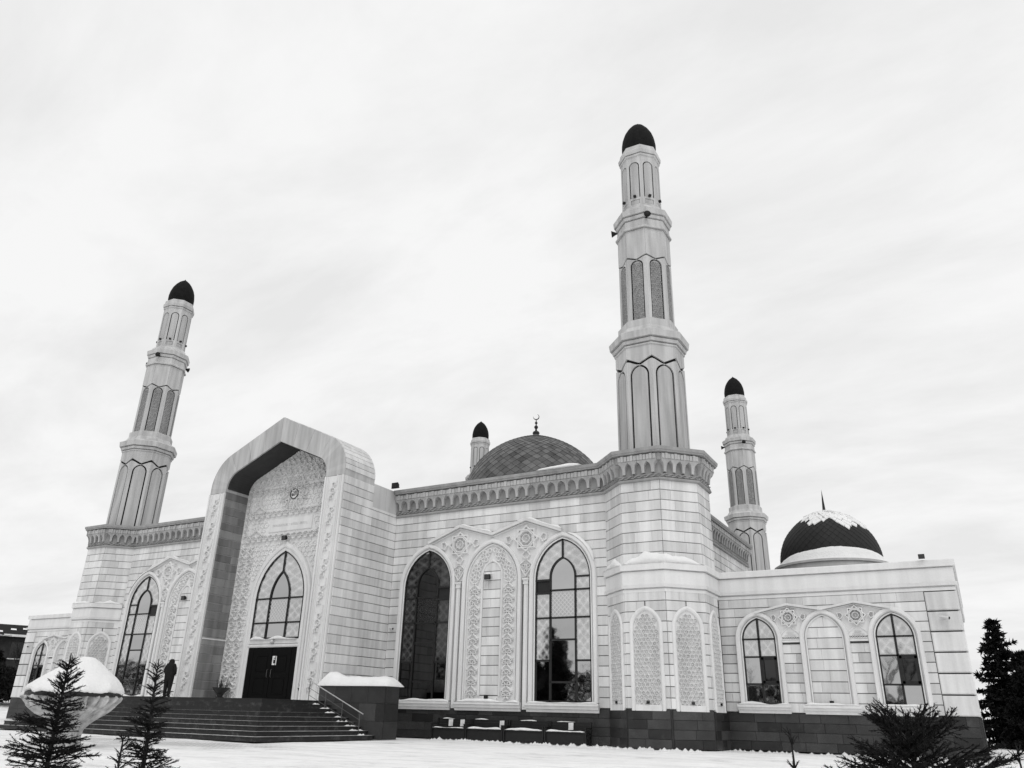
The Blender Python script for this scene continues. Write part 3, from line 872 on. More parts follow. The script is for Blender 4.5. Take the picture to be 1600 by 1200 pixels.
# wings: courses, quoins, windows
def make_wing_front(sgn):
    wg = wings[sgn]; fr = Fr(0, YG, 0)
    cs = [sgn * 20.94, sgn * 23.34, sgn * 25.73]; w, zb, zs, h = .63, 1.58, 3.88, .80
    for k, c in enumerate(cs):
        if k != 1:
            base = MB(); fpoly(base, fr, arch(c, w + .04, zb, zs, h + .04), -.02, .004); win = base.build('window', 'mullion', mosque)
            fm = MB(); moulding(fm, fr, arch(c, w, zb - .02, zs, h), [(0, 0), (0, .09), (.04, .10), (.045, .04), (.075, .04), (.08, .13), (.12, .19), (.22, .19), (.24, .16), (.24, 0)]); fm.build('arch_frame', 'trim', win)
            mu = MB(); moulding(mu, fr, arch(c, w, zb, zs, h), [(0, .02), (0, .09), (-.05, .09), (-.05, .02)])
            bar(mu, fr, (c, zb), (c, zs + h), .075)
            rows = [zb, 2.28, 3.25, 3.90]
            for z in rows[1:]: bar(mu, fr, (c - w, z), (c + w, z), .06)
            bar(mu, fr, (c - w, zb + .03), (c + w, zb + .03), .07)
            for p_, q_ in (((c + .07, 2.28), (c + .07, 3.25)), ((c + w - .07, 2.28), (c + w - .07, 3.25)), ((c, 3.19), (c + w, 3.19)), ((c, 2.35), (c + w, 2.35))): bar(mu, fr, p_, q_, .09, .02, .11)
            mu.build('mullion', 'mullion', win)
            for q in (-1, 1):
                a, b = sorted((c, c + q * w))
                for z0, z1 in zip(rows, rows[1:]): pane(win, fr, rect(a, b, z0, z1), 'etched_glass' if z0 > 3.2 else ('tinted_glass' if q > 0 and z0 > 2 else 'glass'), tilt=.006)
                ap = [(s, z) for s, z in arch(0, w, 3.90, 3.90, h)][1:11]
                pane(win, fr, [(c, 3.90)] + [(c + q * -s, z) for s, z in ap], 'etched_glass')
            sill(fr, c, .98, 1.57, win, .30, .31)
        else:
            base = MB(); fpoly(base, fr, arch(c, w + .02, 1.57, zs, h), 0, .012); nb = base.build('blind_niche', 'joint', mosque)
            fm = MB(); moulding(fm, fr, arch(c, w, 1.56, zs, h), [(0, 0), (0, .09), (.04, .10), (.045, .04), (.075, .04), (.08, .13), (.12, .19), (.22, .19), (.24, .16), (.24, 0)]); fm.build('arch_frame', 'trim', nb)
            stones(nb, fr, c - w, c + w, 1.60, 4.66, 8, lambda a, b: [(c - 2, c - max(.02, arch_half(w, zs, h, a))), (c + max(.02, arch_half(w, zs, h, a)), c + 2)], d=(.01, .04), seg=(.6, 1.3))
            sill(fr, c, .98, 1.57, nb, .30, .31)
    for a, b in ((0, 1), (2, 1)):
        gp = gable(fr, cs[a], cs[b], w + .18, zs, h + .13, 3.95, 5.12, 4.86, 4.90, .37, pend=False, rz=4.66, ck=.7)
        c = (cs[a] + cs[b]) / 2; rl = MB()
        strap(rl, fr, [(c, 4.36), (c + .2, 4.18), (c + .36, 4.05), (c + .32, 3.86), (c - .32, 3.86), (c - .36, 4.05), (c - .2, 4.18)], .05, .07, .11, True)
        for i in range(-3, 4):
            for r in range(3):
                if abs(i) * .09 + r * .07 < .30: ring(rl, fr, c + i * .085, 3.92 + r * .09, .045, .022, 6, 0, .07, .10)
        fbox(rl, fr, c - .36, c + .36, .0, .12, 3.76, 3.83); rl.build('pendant', 'trim', gp)
    a, b = sorted((sgn * XG0, sgn * (XG1 - .98)))
    def clip(z0, z1):
        iv = []
        for k, c in enumerate(cs):
            hw = arch_half(w + .15, zs, h + .18, z1)
            if hw > .05 and z1 > 1.3: iv.append((c - hw, c + hw))
        if z1 > 3.75:
            for c0, c1 in ((cs[0], cs[1]), (cs[1], cs[2])):
                mid = (c0 + c1) / 2; half = abs(c1 - c0) / 2
                t = min(1, max(0, 1 - (z1 - 4.9) / .22))
                if t > 0: iv.append((mid - half * t, mid + half * t))
        return iv
    stones(wg, fr, a, b, ZP + .02, 5.42, 12, clip, seg=(.5, 1.2))
    # big quoins on the outer corner
    for i in range(6):
        z0, z1 = ZP + .02 + i * .69, ZP + .02 + (i + 1) * .69 - .05
        mb = MB(); q0, q1 = sorted((sgn * (XG1 - .96), sgn * (XG1 + .08))); fblock(mb, fr, q0, q1, 0, .095, z0, z1, .035)
        mb.build('quoin', 'stone', wg)
        side = Fr(sgn * XG1, YG, 90 if sgn > 0 else -90); mb = MB()
        s0, s1 = (-.09, .9) if sgn > 0 else (-.9, .09); fblock(mb, side, s0, s1, 0, .08, z0, z1, .035); mb.build('quoin', 'stone', wg)
    side = Fr(sgn * XG1, YG, 90 if sgn > 0 else -90)
    s0, s1 = (.92, YG1 - YG) if sgn > 0 else (-(YG1 - YG), -.92)
    stones(wg, side, s0, s1, ZP + .02, 5.42, 12)
for s_ in (1, -1): make_wing_front(s_)

# ------------------------------------------------------------------ main cornice
HP = [(4.42, YW)] + tower_path(1)[:6] + [(16.72, YO + A), (16.72, 24.5)]
def corbel_mesh(p):
    """one arcade pillar flaring into the panel row, origin at wall face, z from cornice foot"""
    mb = MB(); L = []
    for z, w, d in ((.30, .055, .16), (.42, .058, .17), (.55, .068, .19), (.64, .09, .22), (.70, .14, .25), (.755, p * .5 - .004, .285), (.80, p * .5 - .004, .30)):
        L.append([(-w, -.02, z), (-w, -d, z), (w, -d, z), (w, -.02, z)])
    vs = [q for r in L for q in r]; fs = []
    for i in range(len(L) - 1):
        for j in range(3): fs.append((4 * i + j, 4 * i + j + 1, 4 * i + j + 5, 4 * i + j + 4))
    mb.add(vs, fs)
    fr = Fr(0, 0, 0)
    fblock(mb, fr, -p * .5 + .01, -p * .16, .22, .335, .81, 1.03, .012)
    fblock(mb, fr, -p * .14, p * .14, .22, .365, .80, 1.04, .012)
    fblock(mb, fr, p * .16, p * .5 - .01, .22, .335, .81, 1.03, .012)
    mb.v = [(x, y, z) for x, y, z in mb.v]
    return mb
def make_cornice(sgn):
    P = HP if sgn > 0 else [(-x, y) for x, y in reversed(HP)]
    mb = MB()
    sweep_plan(mb, P, [(0, ZC - .03), (.10, ZC - .03), (.14, ZC), (.15, ZC + .04), (.14, ZC + .08), (.03, ZC + .085), (.03, ZC + .12), (.07, ZC + .125), (.07, ZC + .27), (.02, ZC + .29), (.02, ZC + .74), (.24, ZC + .78), (.26, ZC + 1.03), (.20, ZC + 1.035), (.20, ZC + 1.075), (.40, ZC + 1.08), (.41, ZC + 1.13), (.45, ZC + 1.16), (.47, ZC + 1.28), (.44, ZC + 1.29), (-.3, ZC + 1.29), (-.3, ZC + 1.0)])
    co = mb.build('cornice', 'cornice_band', mosque)
    br = MB()
    for (x0, y0), (x1, y1) in zip(P, P[1:]):
        L = math.hypot(x1 - x0, y1 - y0); fr = Fr(x0, y0, math.degrees(math.atan2(y1 - y0, x1 - x0)))
        if L < .3: continue
        n = max(1, round(L / .5)); p = L / n
        if L < 3: n = 4; p = L / n
        me = None
        cmb = corbel_mesh(p)
        me = cmb.mesh('corbel', 'cornice_stone')
        vis = px_size(fr, L / 2, 10.5, 1, 1) > 5e-5
        rest = MB()
        for i in range(n):
            s = (i + .5) * p if L > 3 else (i + .5) * p
            if vis:
                o = link('corbel', me, co); q = fr.p(s, 0, ZC)
                # mesh is modelled facing -Y with d = +: map local (s,-d,z)
                o.location = (q[0], q[1], ZC); o.rotation_euler = (0, 0, math.radians(fr.deg))
            else:
                t = math.radians(fr.deg); q = fr.p(s, 0, ZC)
                rest.add([(q[0] + x * math.cos(t) - y * math.sin(t), q[1] + x * math.sin(t) + y * math.cos(t), ZC + z) for x, y, z in cmb.v], cmb.f)
        if not vis: rest.build('corbel_row', 'cornice_band', co)
        # plaited band
        m = int(L / .24)
        for i in range(m):
            s = (i + .5) * L / m; h = L / m
            zz = ZC + .185
            strap(br, fr, [(s - h * .62, zz - .055), (s - h * .25, zz - .045), (s + h * .25, zz + .045), (s + h * .62, zz + .055)], .055, .07, .13)
            strap(br, fr, [(s - h * .62, zz + .06), (s - h * .3, zz + .03)], .045, .07, .115)
            strap(br, fr, [(s + h * .3, zz - .03), (s + h * .62, zz - .06)], .045, .07, .115)
    br.build('plaited_band', 'cornice_band', co)
for s_ in (1, -1): make_cornice(s_)
stones(hall_wall, Fr(16.7, YO + A, 90), 0, 24.5 - YO - A, ZP, ZC, 22, seg=(1.0, 2.0))
# ------------------------------------------------------------------ entrance portal
YP, YPB, YPR = 0.63, 2.05, 2.75         # front, back wall of the recess, rear of the front mass
ZL = 1.34                               # landing
PF = Fr(0, YP, 0); PB = Fr(0, YPB, 0)
def portal_path(w, zs, r, ang, apex, zb, n=8):
    a = math.radians(ang); L = [(-w, zb)]
    for i in range(n + 1):
        t = a * i / n; L.append((-(w - r) - r * math.cos(t), zs + r * math.sin(t)))
    L.append((0, apex)); return L + [(-x, z) for x, z in reversed(L[:-1])]
OUT = portal_path(4.42, 11.23, 1.86, 65.5, 14.43, ZL - .1)
INN = portal_path(3.30, 11.14, 0.92, 66.4, 13.18, ZL - .1)
def make_portal():
    mb = MB(); n = len(OUT); vs = []
    for y in (YP, YPR):
        for pth in (OUT, INN): vs += [(x, y, z) for x, z in pth]
    fs = []
    for i in range(n - 1):
        fs += [(i, i + 1, n + i + 1, n + i), (2 * n + i, 2 * n + i + 1, 3 * n + i + 1, 3 * n + i),
               (i, i + 1, 2 * n + i + 1, 2 * n + i), (n + i, n + i + 1, 3 * n + i + 1, 3 * n + i)]
    fs += [(0, n, 3 * n, 2 * n), (n - 1, 2 * n - 1, 4 * n - 1, 3 * n - 1)]
    mb.add(vs, fs); po = mb.build('entrance_portal', 'arch_stone', mosque)
    # back wall of the recess
    mb = MB(); m = len(INN); vs = [(x * 1.01, YPB, z) for x, z in INN] + [(x * 1.01, YPR + .2, z) for x, z in INN]
    mb.add(vs, [tuple(range(m)), tuple(range(m, 2 * m))] + [(i, (i + 1) % m, m + (i + 1) % m, m + i) for i in range(m)])
    mb.build('recess_wall', 'relief_stone', po)
    # narrower mass joining the portal to the hall, with smooth panels on top
    for s in (1, -1):
        mb = MB(); x0, x1 = sorted((s * 3.6, s * 4.36)); box(mb, (x0, YPR, 0), (x1, YW + .3, 9.84)); mb.build('portal_flank', 'joint', po)
        mb = MB(); box(mb, (s * 3.0 if s > 0 else -4.40, YPR, 9.93), (4.40 if s > 0 else -3.0, YPR + 1.0, 11.06)); mb.build('flank_panel', 'panel_stone', po)
        mb = MB(); box(mb, (s * 3.0 if s > 0 else -4.40, YPR + 1.01, 9.93), (4.40 if s > 0 else -3.0, YW + .1, 11.06)); mb.build('flank_panel', 'panel_stone', po)
        mb = MB(); box(mb, (s * 3.0 if s > 0 else -4.43, YPR, 9.80), (4.43 if s > 0 else -3.0, YW + .1, 9.92)); mb.build('flank_moulding', 'trim', po)
        fr = Fr(s * 4.36, YPR, 90 if s > 0 else -90)
        L = YW - YPR; s0, s1 = (0, L) if s > 0 else (-L, 0)
        stones(po, fr, s0, s1, ZP, 9.80, 22, seg=(.7, 1.4))
        # outer cheeks of the portal
        fr = Fr(s * 4.42, YP, 90 if s > 0 else -90); L = YPR - YP; s0, s1 = (.0, L) if s > 0 else (-L, 0)
        stones(po, fr, s0, s1, ZL - .08, 10.93, 25, seg=(.9, 2.2))
        # reveals
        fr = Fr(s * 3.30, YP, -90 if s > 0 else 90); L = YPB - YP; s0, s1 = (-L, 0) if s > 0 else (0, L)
        stones(po, fr, s0, s1, ZL, 11.0, 25, seg=(.9, 1.5), d=(0, .03), gap=.03, mat='shaded_reveal_stone')
        # slabs wrapping the curved shoulder and the slope of the roof
        mbr = MB()
        sh = [(x, z) for x, z in OUT if z > 10.9 and x * s >= -.001]
        if s < 0: sh = sh[::-1]
        pts = []
        for (xa, za), (xb, zb_) in zip(sh, sh[1:]):
            L = math.hypot(xb - xa, zb_ - za); k = max(1, round(L / .40))
            pts += [(xa + (xb - xa) * i / k, za + (zb_ - za) * i / k) for i in range(k)]
        pts.append(sh[-1]); cz = 10.0
        for (xa, za), (xb, zb_) in zip(pts, pts[1:]):
            ox, oz = (zb_ - za), -(xb - xa); L = math.hypot(ox, oz); ox /= L; oz /= L
            if ox * ((xa + xb) / 2) + oz * ((za + zb_) / 2 - cz) < 0: ox, oz = -ox, -oz
            tx, tz = (xb - xa) / L * .012, (zb_ - za) / L * .012
            q = [(xa + tx, za + tz), (xb - tx, zb_ - tz), (xb - tx + ox * .035, zb_ - tz + oz * .035), (xa + tx + ox * .035, za + tz + oz * .035)]
            vs = [(x, YP + .004, z) for x, z in q] + [(x, YPR - .004, z) for x, z in q]
            mb = MB(); mb.add(vs, [(0, 1, 2, 3), (4, 5, 6, 7), (0, 1, 5, 4), (1, 2, 6, 5), (2, 3, 7, 6), (3, 0, 4, 7)]); mb.build('roof_slab', 'stone', po)
        # carved front pilaster
        c = s * 3.86; pm = MB(); fbox(pm, PF, c - .545, c + .545, 0, .03, ZL, 10.93); pil = pm.build('pilaster', 'relief_stone', po)
        pr = MB()
        for q in (-1, 1):
            fbox(pr, PF, c + q * .52 - .035, c + q * .52 + .035, .03, .10, ZL, 10.93)
            fbox(pr, PF, c + q * .40 - .018, c + q * .40 + .018, .03, .065, ZL, 10.93)
            fbox(pr, PF, c + q * .31 - .012, c + q * .31 + .012, .03, .055, ZL, 10.93)
        z = ZL + .9; k = 0
        while z < 10.9:
            fbox(pr, PF, c - .49, c + .49, .03, .038, z - .008, z + .008); z += 1.15
        z = 2.1
        while z < 10.7:
            ring(pr, PF, c, z, .17, .11, 8, math.pi / 8, .03, .12); knob(pr, PF, c, z, .07, .03, .12, 6)
            for q in (-1, 1): ring(pr, PF, c + q * .03, z + q * .30, .12, .07, 4, math.pi / 4, .03, .115)
            strap(pr, PF, [(c - .17, z - .42), (c - .17, z - .28), (c, z - .16)], .045, .03, .11)
            strap(pr, PF, [(c + .17, z + .42), (c + .17, z + .28), (c, z + .16)], .045, .03, .11)
            strap(pr, PF, [(c - .19, z - .42), (c - .19, z - .73)], .035, .03, .09); strap(pr, PF, [(c + .19, z + .42), (c + .19, z + .73)], .035, .03, .09)
            z += 1.16
        pr.build('pilaster_relief', 'relief_stone', pil)
        # base stones of the pilaster
    # arch voussoir joints on the plain band, thin grooves as raised slabs
    for i in range(len(OUT) - 1):
        (xa, za), (xb, zb_), (ia, iza), (ib, izb) = OUT[i], OUT[i + 1], INN[i], INN[i + 1]
        if min(za, zb_) < 10.5:      # straight foot: start at the pilaster head
            if za < 10.5: za = iza = 10.95
            if zb_ < 10.5: zb_ = izb = 10.95
        k = 1 if math.hypot(xb - xa, zb_ - za) < 1 else 3
        for j in range(k):
            def L(p, q, t): return p + (q - p) * t
            t0, t1 = j / k + .002, (j + 1) / k - .002
            q = [(L(xa, xb, t0), L(za, zb_, t0)), (L(xa, xb, t1), L(za, zb_, t1)), (L(ia, ib, t1), L(iza, izb, t1)), (L(ia, ib, t0), L(iza, izb, t0))]
            mb = MB(); fpoly(mb, PF, q, 0, .035); mb.build('voussoir', 'arch_stone', po)
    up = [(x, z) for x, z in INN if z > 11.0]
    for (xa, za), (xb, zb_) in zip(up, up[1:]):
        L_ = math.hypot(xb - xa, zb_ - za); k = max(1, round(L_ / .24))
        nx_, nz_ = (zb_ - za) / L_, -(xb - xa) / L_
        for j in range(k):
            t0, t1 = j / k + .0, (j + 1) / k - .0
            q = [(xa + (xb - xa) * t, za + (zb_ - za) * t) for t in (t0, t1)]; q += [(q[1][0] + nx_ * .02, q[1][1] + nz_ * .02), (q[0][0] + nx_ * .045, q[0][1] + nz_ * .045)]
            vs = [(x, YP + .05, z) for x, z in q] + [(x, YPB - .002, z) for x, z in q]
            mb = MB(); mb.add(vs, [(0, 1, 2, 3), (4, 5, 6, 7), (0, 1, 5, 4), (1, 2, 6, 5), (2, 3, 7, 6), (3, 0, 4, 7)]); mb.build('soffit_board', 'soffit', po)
    # carved back wall: interlaced chains
    rl = MB(); d0, d1 = .0, .115; CH = []
    def chain(p, q, r, n=None):
        L = math.hypot(q[0] - p[0], q[1] - p[1]); m = n or max(1, round(L / (r * 2.05)))
        for i in range(m):
            t = (i + .5) / m; x, z = p[0] + (q[0] - p[0]) * t, p[1] + (q[1] - p[1]) * t
            if abs(x) > inner_half(z) - r * .9: continue
            CH.append((x, z)); ring(rl, PB, x, z, r, r * .66, 8, math.pi / 8, d0, d1); knob(rl, PB, x, z, r * .35, d0, d1 - .01, 6)
            ux, uz = (q[0] - p[0]) / L, (q[1] - p[1]) / L
            strap(rl, PB, [(x + ux * r * .7 - uz * r * .4, z + uz * r * .7 + ux * r * .4), (x + ux * r * 1.4 + uz * r * .4, z + uz * r * 1.4 - ux * r * .4)], .05, d0, d1)
            strap(rl, PB, [(x + ux * r * .7 + uz * r * .4, z + uz * r * .7 - ux * r * .4), (x + ux * r * 1.4 - uz * r * .4, z + uz * r * 1.4 + ux * r * .4)], .05, d0, d1)
    def inner_half(z):
        if z < 11.14: return 3.3
        b = 0
        for (xa, za), (xb, zb_) in zip(INN, INN[1:]):
            if xa < 0 and za <= z <= zb_ and zb_ > za: b = -(xa + (xb - xa) * (z - za) / (zb_ - za))
        return b
    for z in (8.75, 9.95, 11.15): chain((-2.9, z), (2.9, z), .19)
    for s in (-1, 1):
        for x in (2.95, 2.42):
            z = 1.75
            while z < 8.4:
                chain((s * x - .16, z), (s * x + .16, z), .15, 1) if x > 2.5 else chain((s * x, z), (s * x + .01, z), .15, 1)
                strap(rl, PB, [(s * x - .22, z + .2), (s * x, z + .36), (s * x - .18, z + .56), (s * x + .16, z + .74)], .06, d0, d1)
                strap(rl, PB, [(s * x + .22, z + .2), (s * x, z + .36), (s * x + .18, z + .56), (s * x - .16, z + .74)], .06, d0, d1)
                z += .98
        chain((s * 2.95, 8.9), (s * 2.95, 11.4), .15)
        for z0 in (8.9, 10.1):
            strap(rl, PB, [(s * 2.7, z0), (s * 2.2, z0 + .3), (s * 2.2, z0 + .75), (s * 1.75, z0 + 1.1)], .07, d0, d1)
            strap(rl, PB, [(s * 1.75, z0), (s * 2.2, z0 + .3)], .07, d0, d1)
    # girih stars in the head of the arch and round the medallion
    for k in range(8):
        t = math.pi / 4 * k
        ring(rl, PB, math.cos(t) * .78, 10.86 + math.sin(t) * .62, .20, .13, 5, t, d0, d1)
        strap(rl, PB, [(math.cos(t) * .34, 10.86 + math.sin(t) * .34), (math.cos(t + .4) * .95, 10.86 + math.sin(t + .4) * .8), (math.cos(t + .785) * .34, 10.86 + math.sin(t + .785) * .34)], .05, d0, d1)
    for r in range(3):
        z = 11.6 + r * .45
        for i in range(-9, 10):
            x = i * .36 + (.18 if r % 2 else 0)
            if abs(x) < inner_half(z + .2) - .2: ring(rl, PB, x, z, .21, .14, 6 if (i + r) % 2 else 8, 0, d0, d1)
    pt = .27; r = 0; z = ZL + .15
    while z < 13.0:          # all-over carving between the straps
        for i in range(-13, 14):
            x = (i + (.5 if r % 2 else 0)) * pt
            if abs(x) > inner_half(z + .1) - .16: continue
            if z < 8.4 and abs(x) < arch_half(2.0, 5.8, 2.5, z) + .12: continue
            if abs(x) < 1.58 and 8.92 < z < 9.76: continue
            if math.hypot(x, z - 10.86) < .40 or any(math.hypot(x - a_, z - b_) < .26 for a_, b_ in CH): continue
            ring(rl, PB, x, z, pt * .62, pt * .44, 6 if (i + r) % 3 else 8, .3 * (i % 3), d0, .034)
            knob(rl, PB, x, z, pt * .22, d0, .04, 5)
        r += 1; z += pt * .866
    rl.build('carved_relief', 'relief_stone', po)
    # inscription panel and round medallion
    mb = MB(); fblock(mb, PB, -1.42, 1.42, 0, .05, 9.02, 9.66, .02); ip = mb.build('inscription_panel', 'trim', po)
    tx = MB()
    rg = random.Random(8); x = -1.15
    while x < 1.12:          # worn low lettering, one line
        w = rg.uniform(.05, .10); z0 = 9.27
        strap(tx, PB, [(x, z0), (x, z0 + .12)], .022, .05, .062)
        if rg.random() < .6: strap(tx, PB, [(x, z0 + rg.choice((0, .06, .12))), (x + w * .7, z0 + rg.choice((0, .06, .12)))], .022, .05, .062)
        if rg.random() < .5: strap(tx, PB, [(x + w * .7, z0), (x + w * .7, z0 + .12)], .022, .05, .062)
        x += w + .035
    tag(tx.build('lettering', 'panel_stone', ip), kind='stuff')
    mb = MB(); fpoly(mb, PB, [(math.cos(2 * math.pi * i / 24) * .27, 10.86 + math.sin(2 * math.pi * i / 24) * .27) for i in range(24)], 0, .04); md = mb.build('medallion', 'trim', po)
    em = MB(); ring(em, PB, 0, 10.86, .28, .22, 24, 0, .04, .075)
    # flowing calligraphy: three uprights, a loop and a base line
    strap(em, PB, [(.13, 10.99), (.13, 10.78)], .034, .04, .06)
    strap(em, PB, [(.06, 10.98), (.05, 10.80), (.0, 10.75)], .034, .04, .06)
    strap(em, PB, [(-.02, 10.96), (-.03, 10.80), (-.10, 10.76), (-.16, 10.80), (-.15, 10.88), (-.09, 10.86), (-.10, 10.78)], .03, .04, .06)
    strap(em, PB, [(-.08, 10.97), (-.03, 11.01), (.03, 10.97), (.07, 11.02)], .022, .04, .06)
    em.build('calligraphy', 'granite_core', md)
    # string course on the reveal
    for s in (1, -1):
        fr = Fr(s * 3.30, YP, -90 if s > 0 else 90); L = YPB - YP; s0, s1 = (-L, 0) if s > 0 else (0, L)
        mb = MB(); fbox(mb, fr, s0 + .03, s1 - .03, 0, .05, 3.93, 3.99); mb.build('string_course', 'trim', po)
    for q0, q1 in ((-3.28, -1.95), (1.95, 3.28)):
        mb = MB(); fbox(mb, PB, q0, q1, 0, .05, 3.93, 3.99); mb.build('string_course', 'trim', po)
    return po
portal = make_portal()
# portal window over the door
PPROF = [(0, .0), (0, .09), (.06, .11), (.15, .11), (.17, .16), (.24, .18), (.27, .14), (.38, .13), (.40, .08), (.40, 0)]
pw = glazed(PB, 0, 1.53, 3.97, 5.80, 2.23, .60, 5.82, 1.23, [3.97, 4.69, 5.80], [3.97, 4.69, 5.80], prof=PPROF, low=ZL, mid_lat=(4.6, 5.0))
def make_door():
    mb = MB(); moulding(mb, PB, [(-1.60, ZL), (-1.60, 3.60), (1.60, 3.60), (1.60, ZL)], [(0, 0), (0, .10), (.05, .13), (.12, .13), (.14, .10), (.14, 0)])
    fbox(mb, PB, -1.93, 1.93, 0, .12, 3.76, 3.95)
    d = mb.build('door', 'trim', mosque)
    mb = MB(); fbox(mb, PB, -1.60, 1.60, .0, .03, ZL, 3.60); mb.build('door_backing', 'door_dark', d)
    for a, b in ((-1.58, -1.20), (-1.18, -.01), (.01, 1.18), (1.20, 1.58)):
        mb = MB(); fblock(mb, PB, a, b, .03, .065, ZL + .02, 3.58, .01)
        if b - a > 1:
            ring(mb, PB, (a + b) / 2, 2.9, .5, .44, 4, math.pi / 4, .065, .085); ring(mb, PB, (a + b) / 2, 1.95, .5, .44, 4, math.pi / 4, .065, .085)
        mb.build('leaf', 'door_dark', d)
    for x in (-.12, .12):
        mb = MB(); tube(mb, [PB.p(x, .07, 2.30), PB.p(x, .13, 2.33), PB.p(x, .13, 2.62), PB.p(x, .07, 2.65)], .014, 6); mb.build('handle', 'steel_dark', d)
    mb = MB(); fbox(mb, PB, .07, .33, .066, .072, 2.83, 3.22); nt_ = mb.build('notice', 'paper', d)
    mb = MB(); fbox(mb, PB, .14, .26, .073, .075, 2.90, 3.06); fbox(mb, PB, .16, .24, .073, .075, 3.10, 3.14); mb.build('print', 'black_metal', nt_)
make_door()

# ------------------------------------------------------------------ minarets
def oct_face(ax, k, a):
    t = math.radians(45 * k); return Fr(ax[0] + math.sin(t) * a, ax[1] - math.cos(t) * a, 45 * k)
def oct_lathe(mb, prof, ax):
    lathe(mb, [(a / math.cos(math.pi / 8), z) for a, z in prof], ax, 8, math.pi / 8)
def surround(mb, fr, hw, z0, w, zs, h, zedge, zmid, d0, d1, gap=.05):
    """plate round an arched opening, with a zigzag head"""
    A_ = arch(0, w + gap, z0, zs, h + gap, 6); n = len(A_); B_ = []
    for i, (s, z) in enumerate(A_):
        t = i / (n - 1)
        if i == 0: B_.append((-hw, z0))
        elif i == n - 1: B_.append((hw, z0))
        elif i == n // 2: B_.append((0, zmid))
        else:
            q = (i - 1) / (n // 2 - 1) if i < n // 2 else (n - 2 - i) / (n // 2 - 1); sg = -1 if i < n // 2 else 1
            B_.append((sg * hw * (1 - max(0, q - .35) / .65), zs * (1 - min(1, q / .35)) + zedge * min(1, q / .35) if q < .35 else zedge + (zmid - zedge) * (q - .35) / .65))
    vs = [fr.p(s, d1, z) for s, z in A_] + [fr.p(s, d1, z) for s, z in B_] + [fr.p(s, d0, z) for s, z in A_] + [fr.p(s, d0, z) for s, z in B_]
    fs = []
    for i in range(n - 1):
        fs += [(i, i + 1, n + i + 1, n + i), (i, i + 1, 2 * n + i + 1, 2 * n + i), (n + i, n + i + 1, 3 * n + i + 1, 3 * n + i)]
    mb.add(vs, fs)
MIN_PARTS = []
def make_minaret_meshes():
    ax = (0, 0); out = []
    def put(name, mat, mb, smooth=False): out.append((name, mb.mesh(name, mat, smooth)))
    core = MB(); oct_lathe(core, [(1.31, 10.9), (1.33, 16.2), (1.36, 16.7), (1.04, 17.6), (1.05, 23.0), (.80, 23.8), (.79, 27.2), (.4, 27.3)], ax)
    core_me = core.mesh('minaret', 'minaret_joint')
    # lower shaft: arched panels under a zigzag
    for k in range(8):
        fr = oct_face(ax, k, 1.42); hw = 1.42 * T8 - .004
        mb = MB(); surround(mb, fr, hw, 11.0, .35, 14.75, .42, 15.50, 15.21, -.10, .0, .085); put('panel_surround', 'minaret_stone', mb)
        mb = MB(); fpoly(mb, fr, arch(0, .35, 11.0, 14.75, .42, 6), -.09, -.012); put('shaft_panel', 'minaret_panel', mb)
        mb = MB(); n_ = 5
        top = [(-hw, 15.63), (0, 15.34), (hw, 15.63)]
        fpoly(mb, fr, top + [(hw, 16.18), (-hw, 16.18)], -.07, .006); put('neck_plate', 'minaret_stone', mb)
    mb = MB(); oct_lathe(mb, [(1.40, 16.14), (1.47, 16.16), (1.48, 16.23), (1.39, 16.235), (1.39, 16.285), (1.53, 16.29), (1.57, 16.43), (1.46, 16.435), (1.46, 16.49), (1.65, 16.50), (1.69, 16.80), (1.64, 16.84), (1.40, 16.98), (1.27, 17.22), (1.27, 17.56), (1.18, 17.62), (1.0, 17.64)], ax); put('lower_flange', 'minaret_stone', mb)
    # middle shaft with lattice panels
    for k in range(8):
        fr = oct_face(ax, k, 1.145); hw = 1.145 * T8 - .003
        mb = MB(); surround(mb, fr, hw, 17.6, .25, 20.45, .26, 20.93, 20.74, -.07, .0, .06); put('panel_surround', 'minaret_stone', mb)
        mb = MB(); fpoly(mb, fr, arch(0, .25, 17.65, 20.45, .26, 6), -.065, -.045); put('lattice_back', 'minaret_relief', mb)
        mb = MB(); lattice(mb, fr, 0, .24, 17.66, 20.45, .24, .125, -.045, -.012); put('lattice_panel', 'minaret_relief', mb)
        mb = MB(); fpoly(mb, fr, [(-hw, 21.01), (0, 20.82), (hw, 21.0), (hw, 22.42), (-hw, 22.42)], -.06, .012); put('neck_plate', 'minaret_stone', mb)
    mb = MB(); oct_lathe(mb, [(1.10, 22.40), (1.10, 22.45), (1.25, 22.455), (1.26, 22.52), (1.18, 22.62), (1.16, 22.97), (1.10, 22.975), (1.10, 23.02), (1.21, 23.025), (1.25, 23.17), (1.15, 23.175), (1.15, 23.23), (1.30, 23.24), (1.33, 23.52), (1.28, 23.56), (1.12, 23.62), (1.06, 23.80), (.98, 23.9), (.8, 23.95)], ax); put('balcony', 'minaret_stone', mb)
    for k in range(8):
        fr = oct_face(ax, k, .89); hw = .89 * T8 - .003
        mb = MB(); surround(mb, fr, hw, 24.45, .21, 26.35, .22, 26.95, 26.93, -.07, .0, .055); fbox(mb, fr, -hw, hw, -.05, .0, 23.9, 24.08)
        fbox(mb, fr, -hw, -.22, -.05, 0, 24.08, 24.45); fbox(mb, fr, .22, hw, -.05, 0, 24.08, 24.45); fbox(mb, fr, -.22, .22, -.05, 0, 24.34, 24.45); put('panel_surround', 'minaret_stone', mb)
        mb = MB(); fpoly(mb, fr, arch(0, .21, 24.45, 26.35, .22, 6), -.05, -.012); put('shaft_panel', 'minaret_panel', mb)
        mb = MB(); fbox(mb, fr, -.2, .2, -.05, -.015, 24.10, 24.32); put('apron_panel', 'minaret_panel', mb)
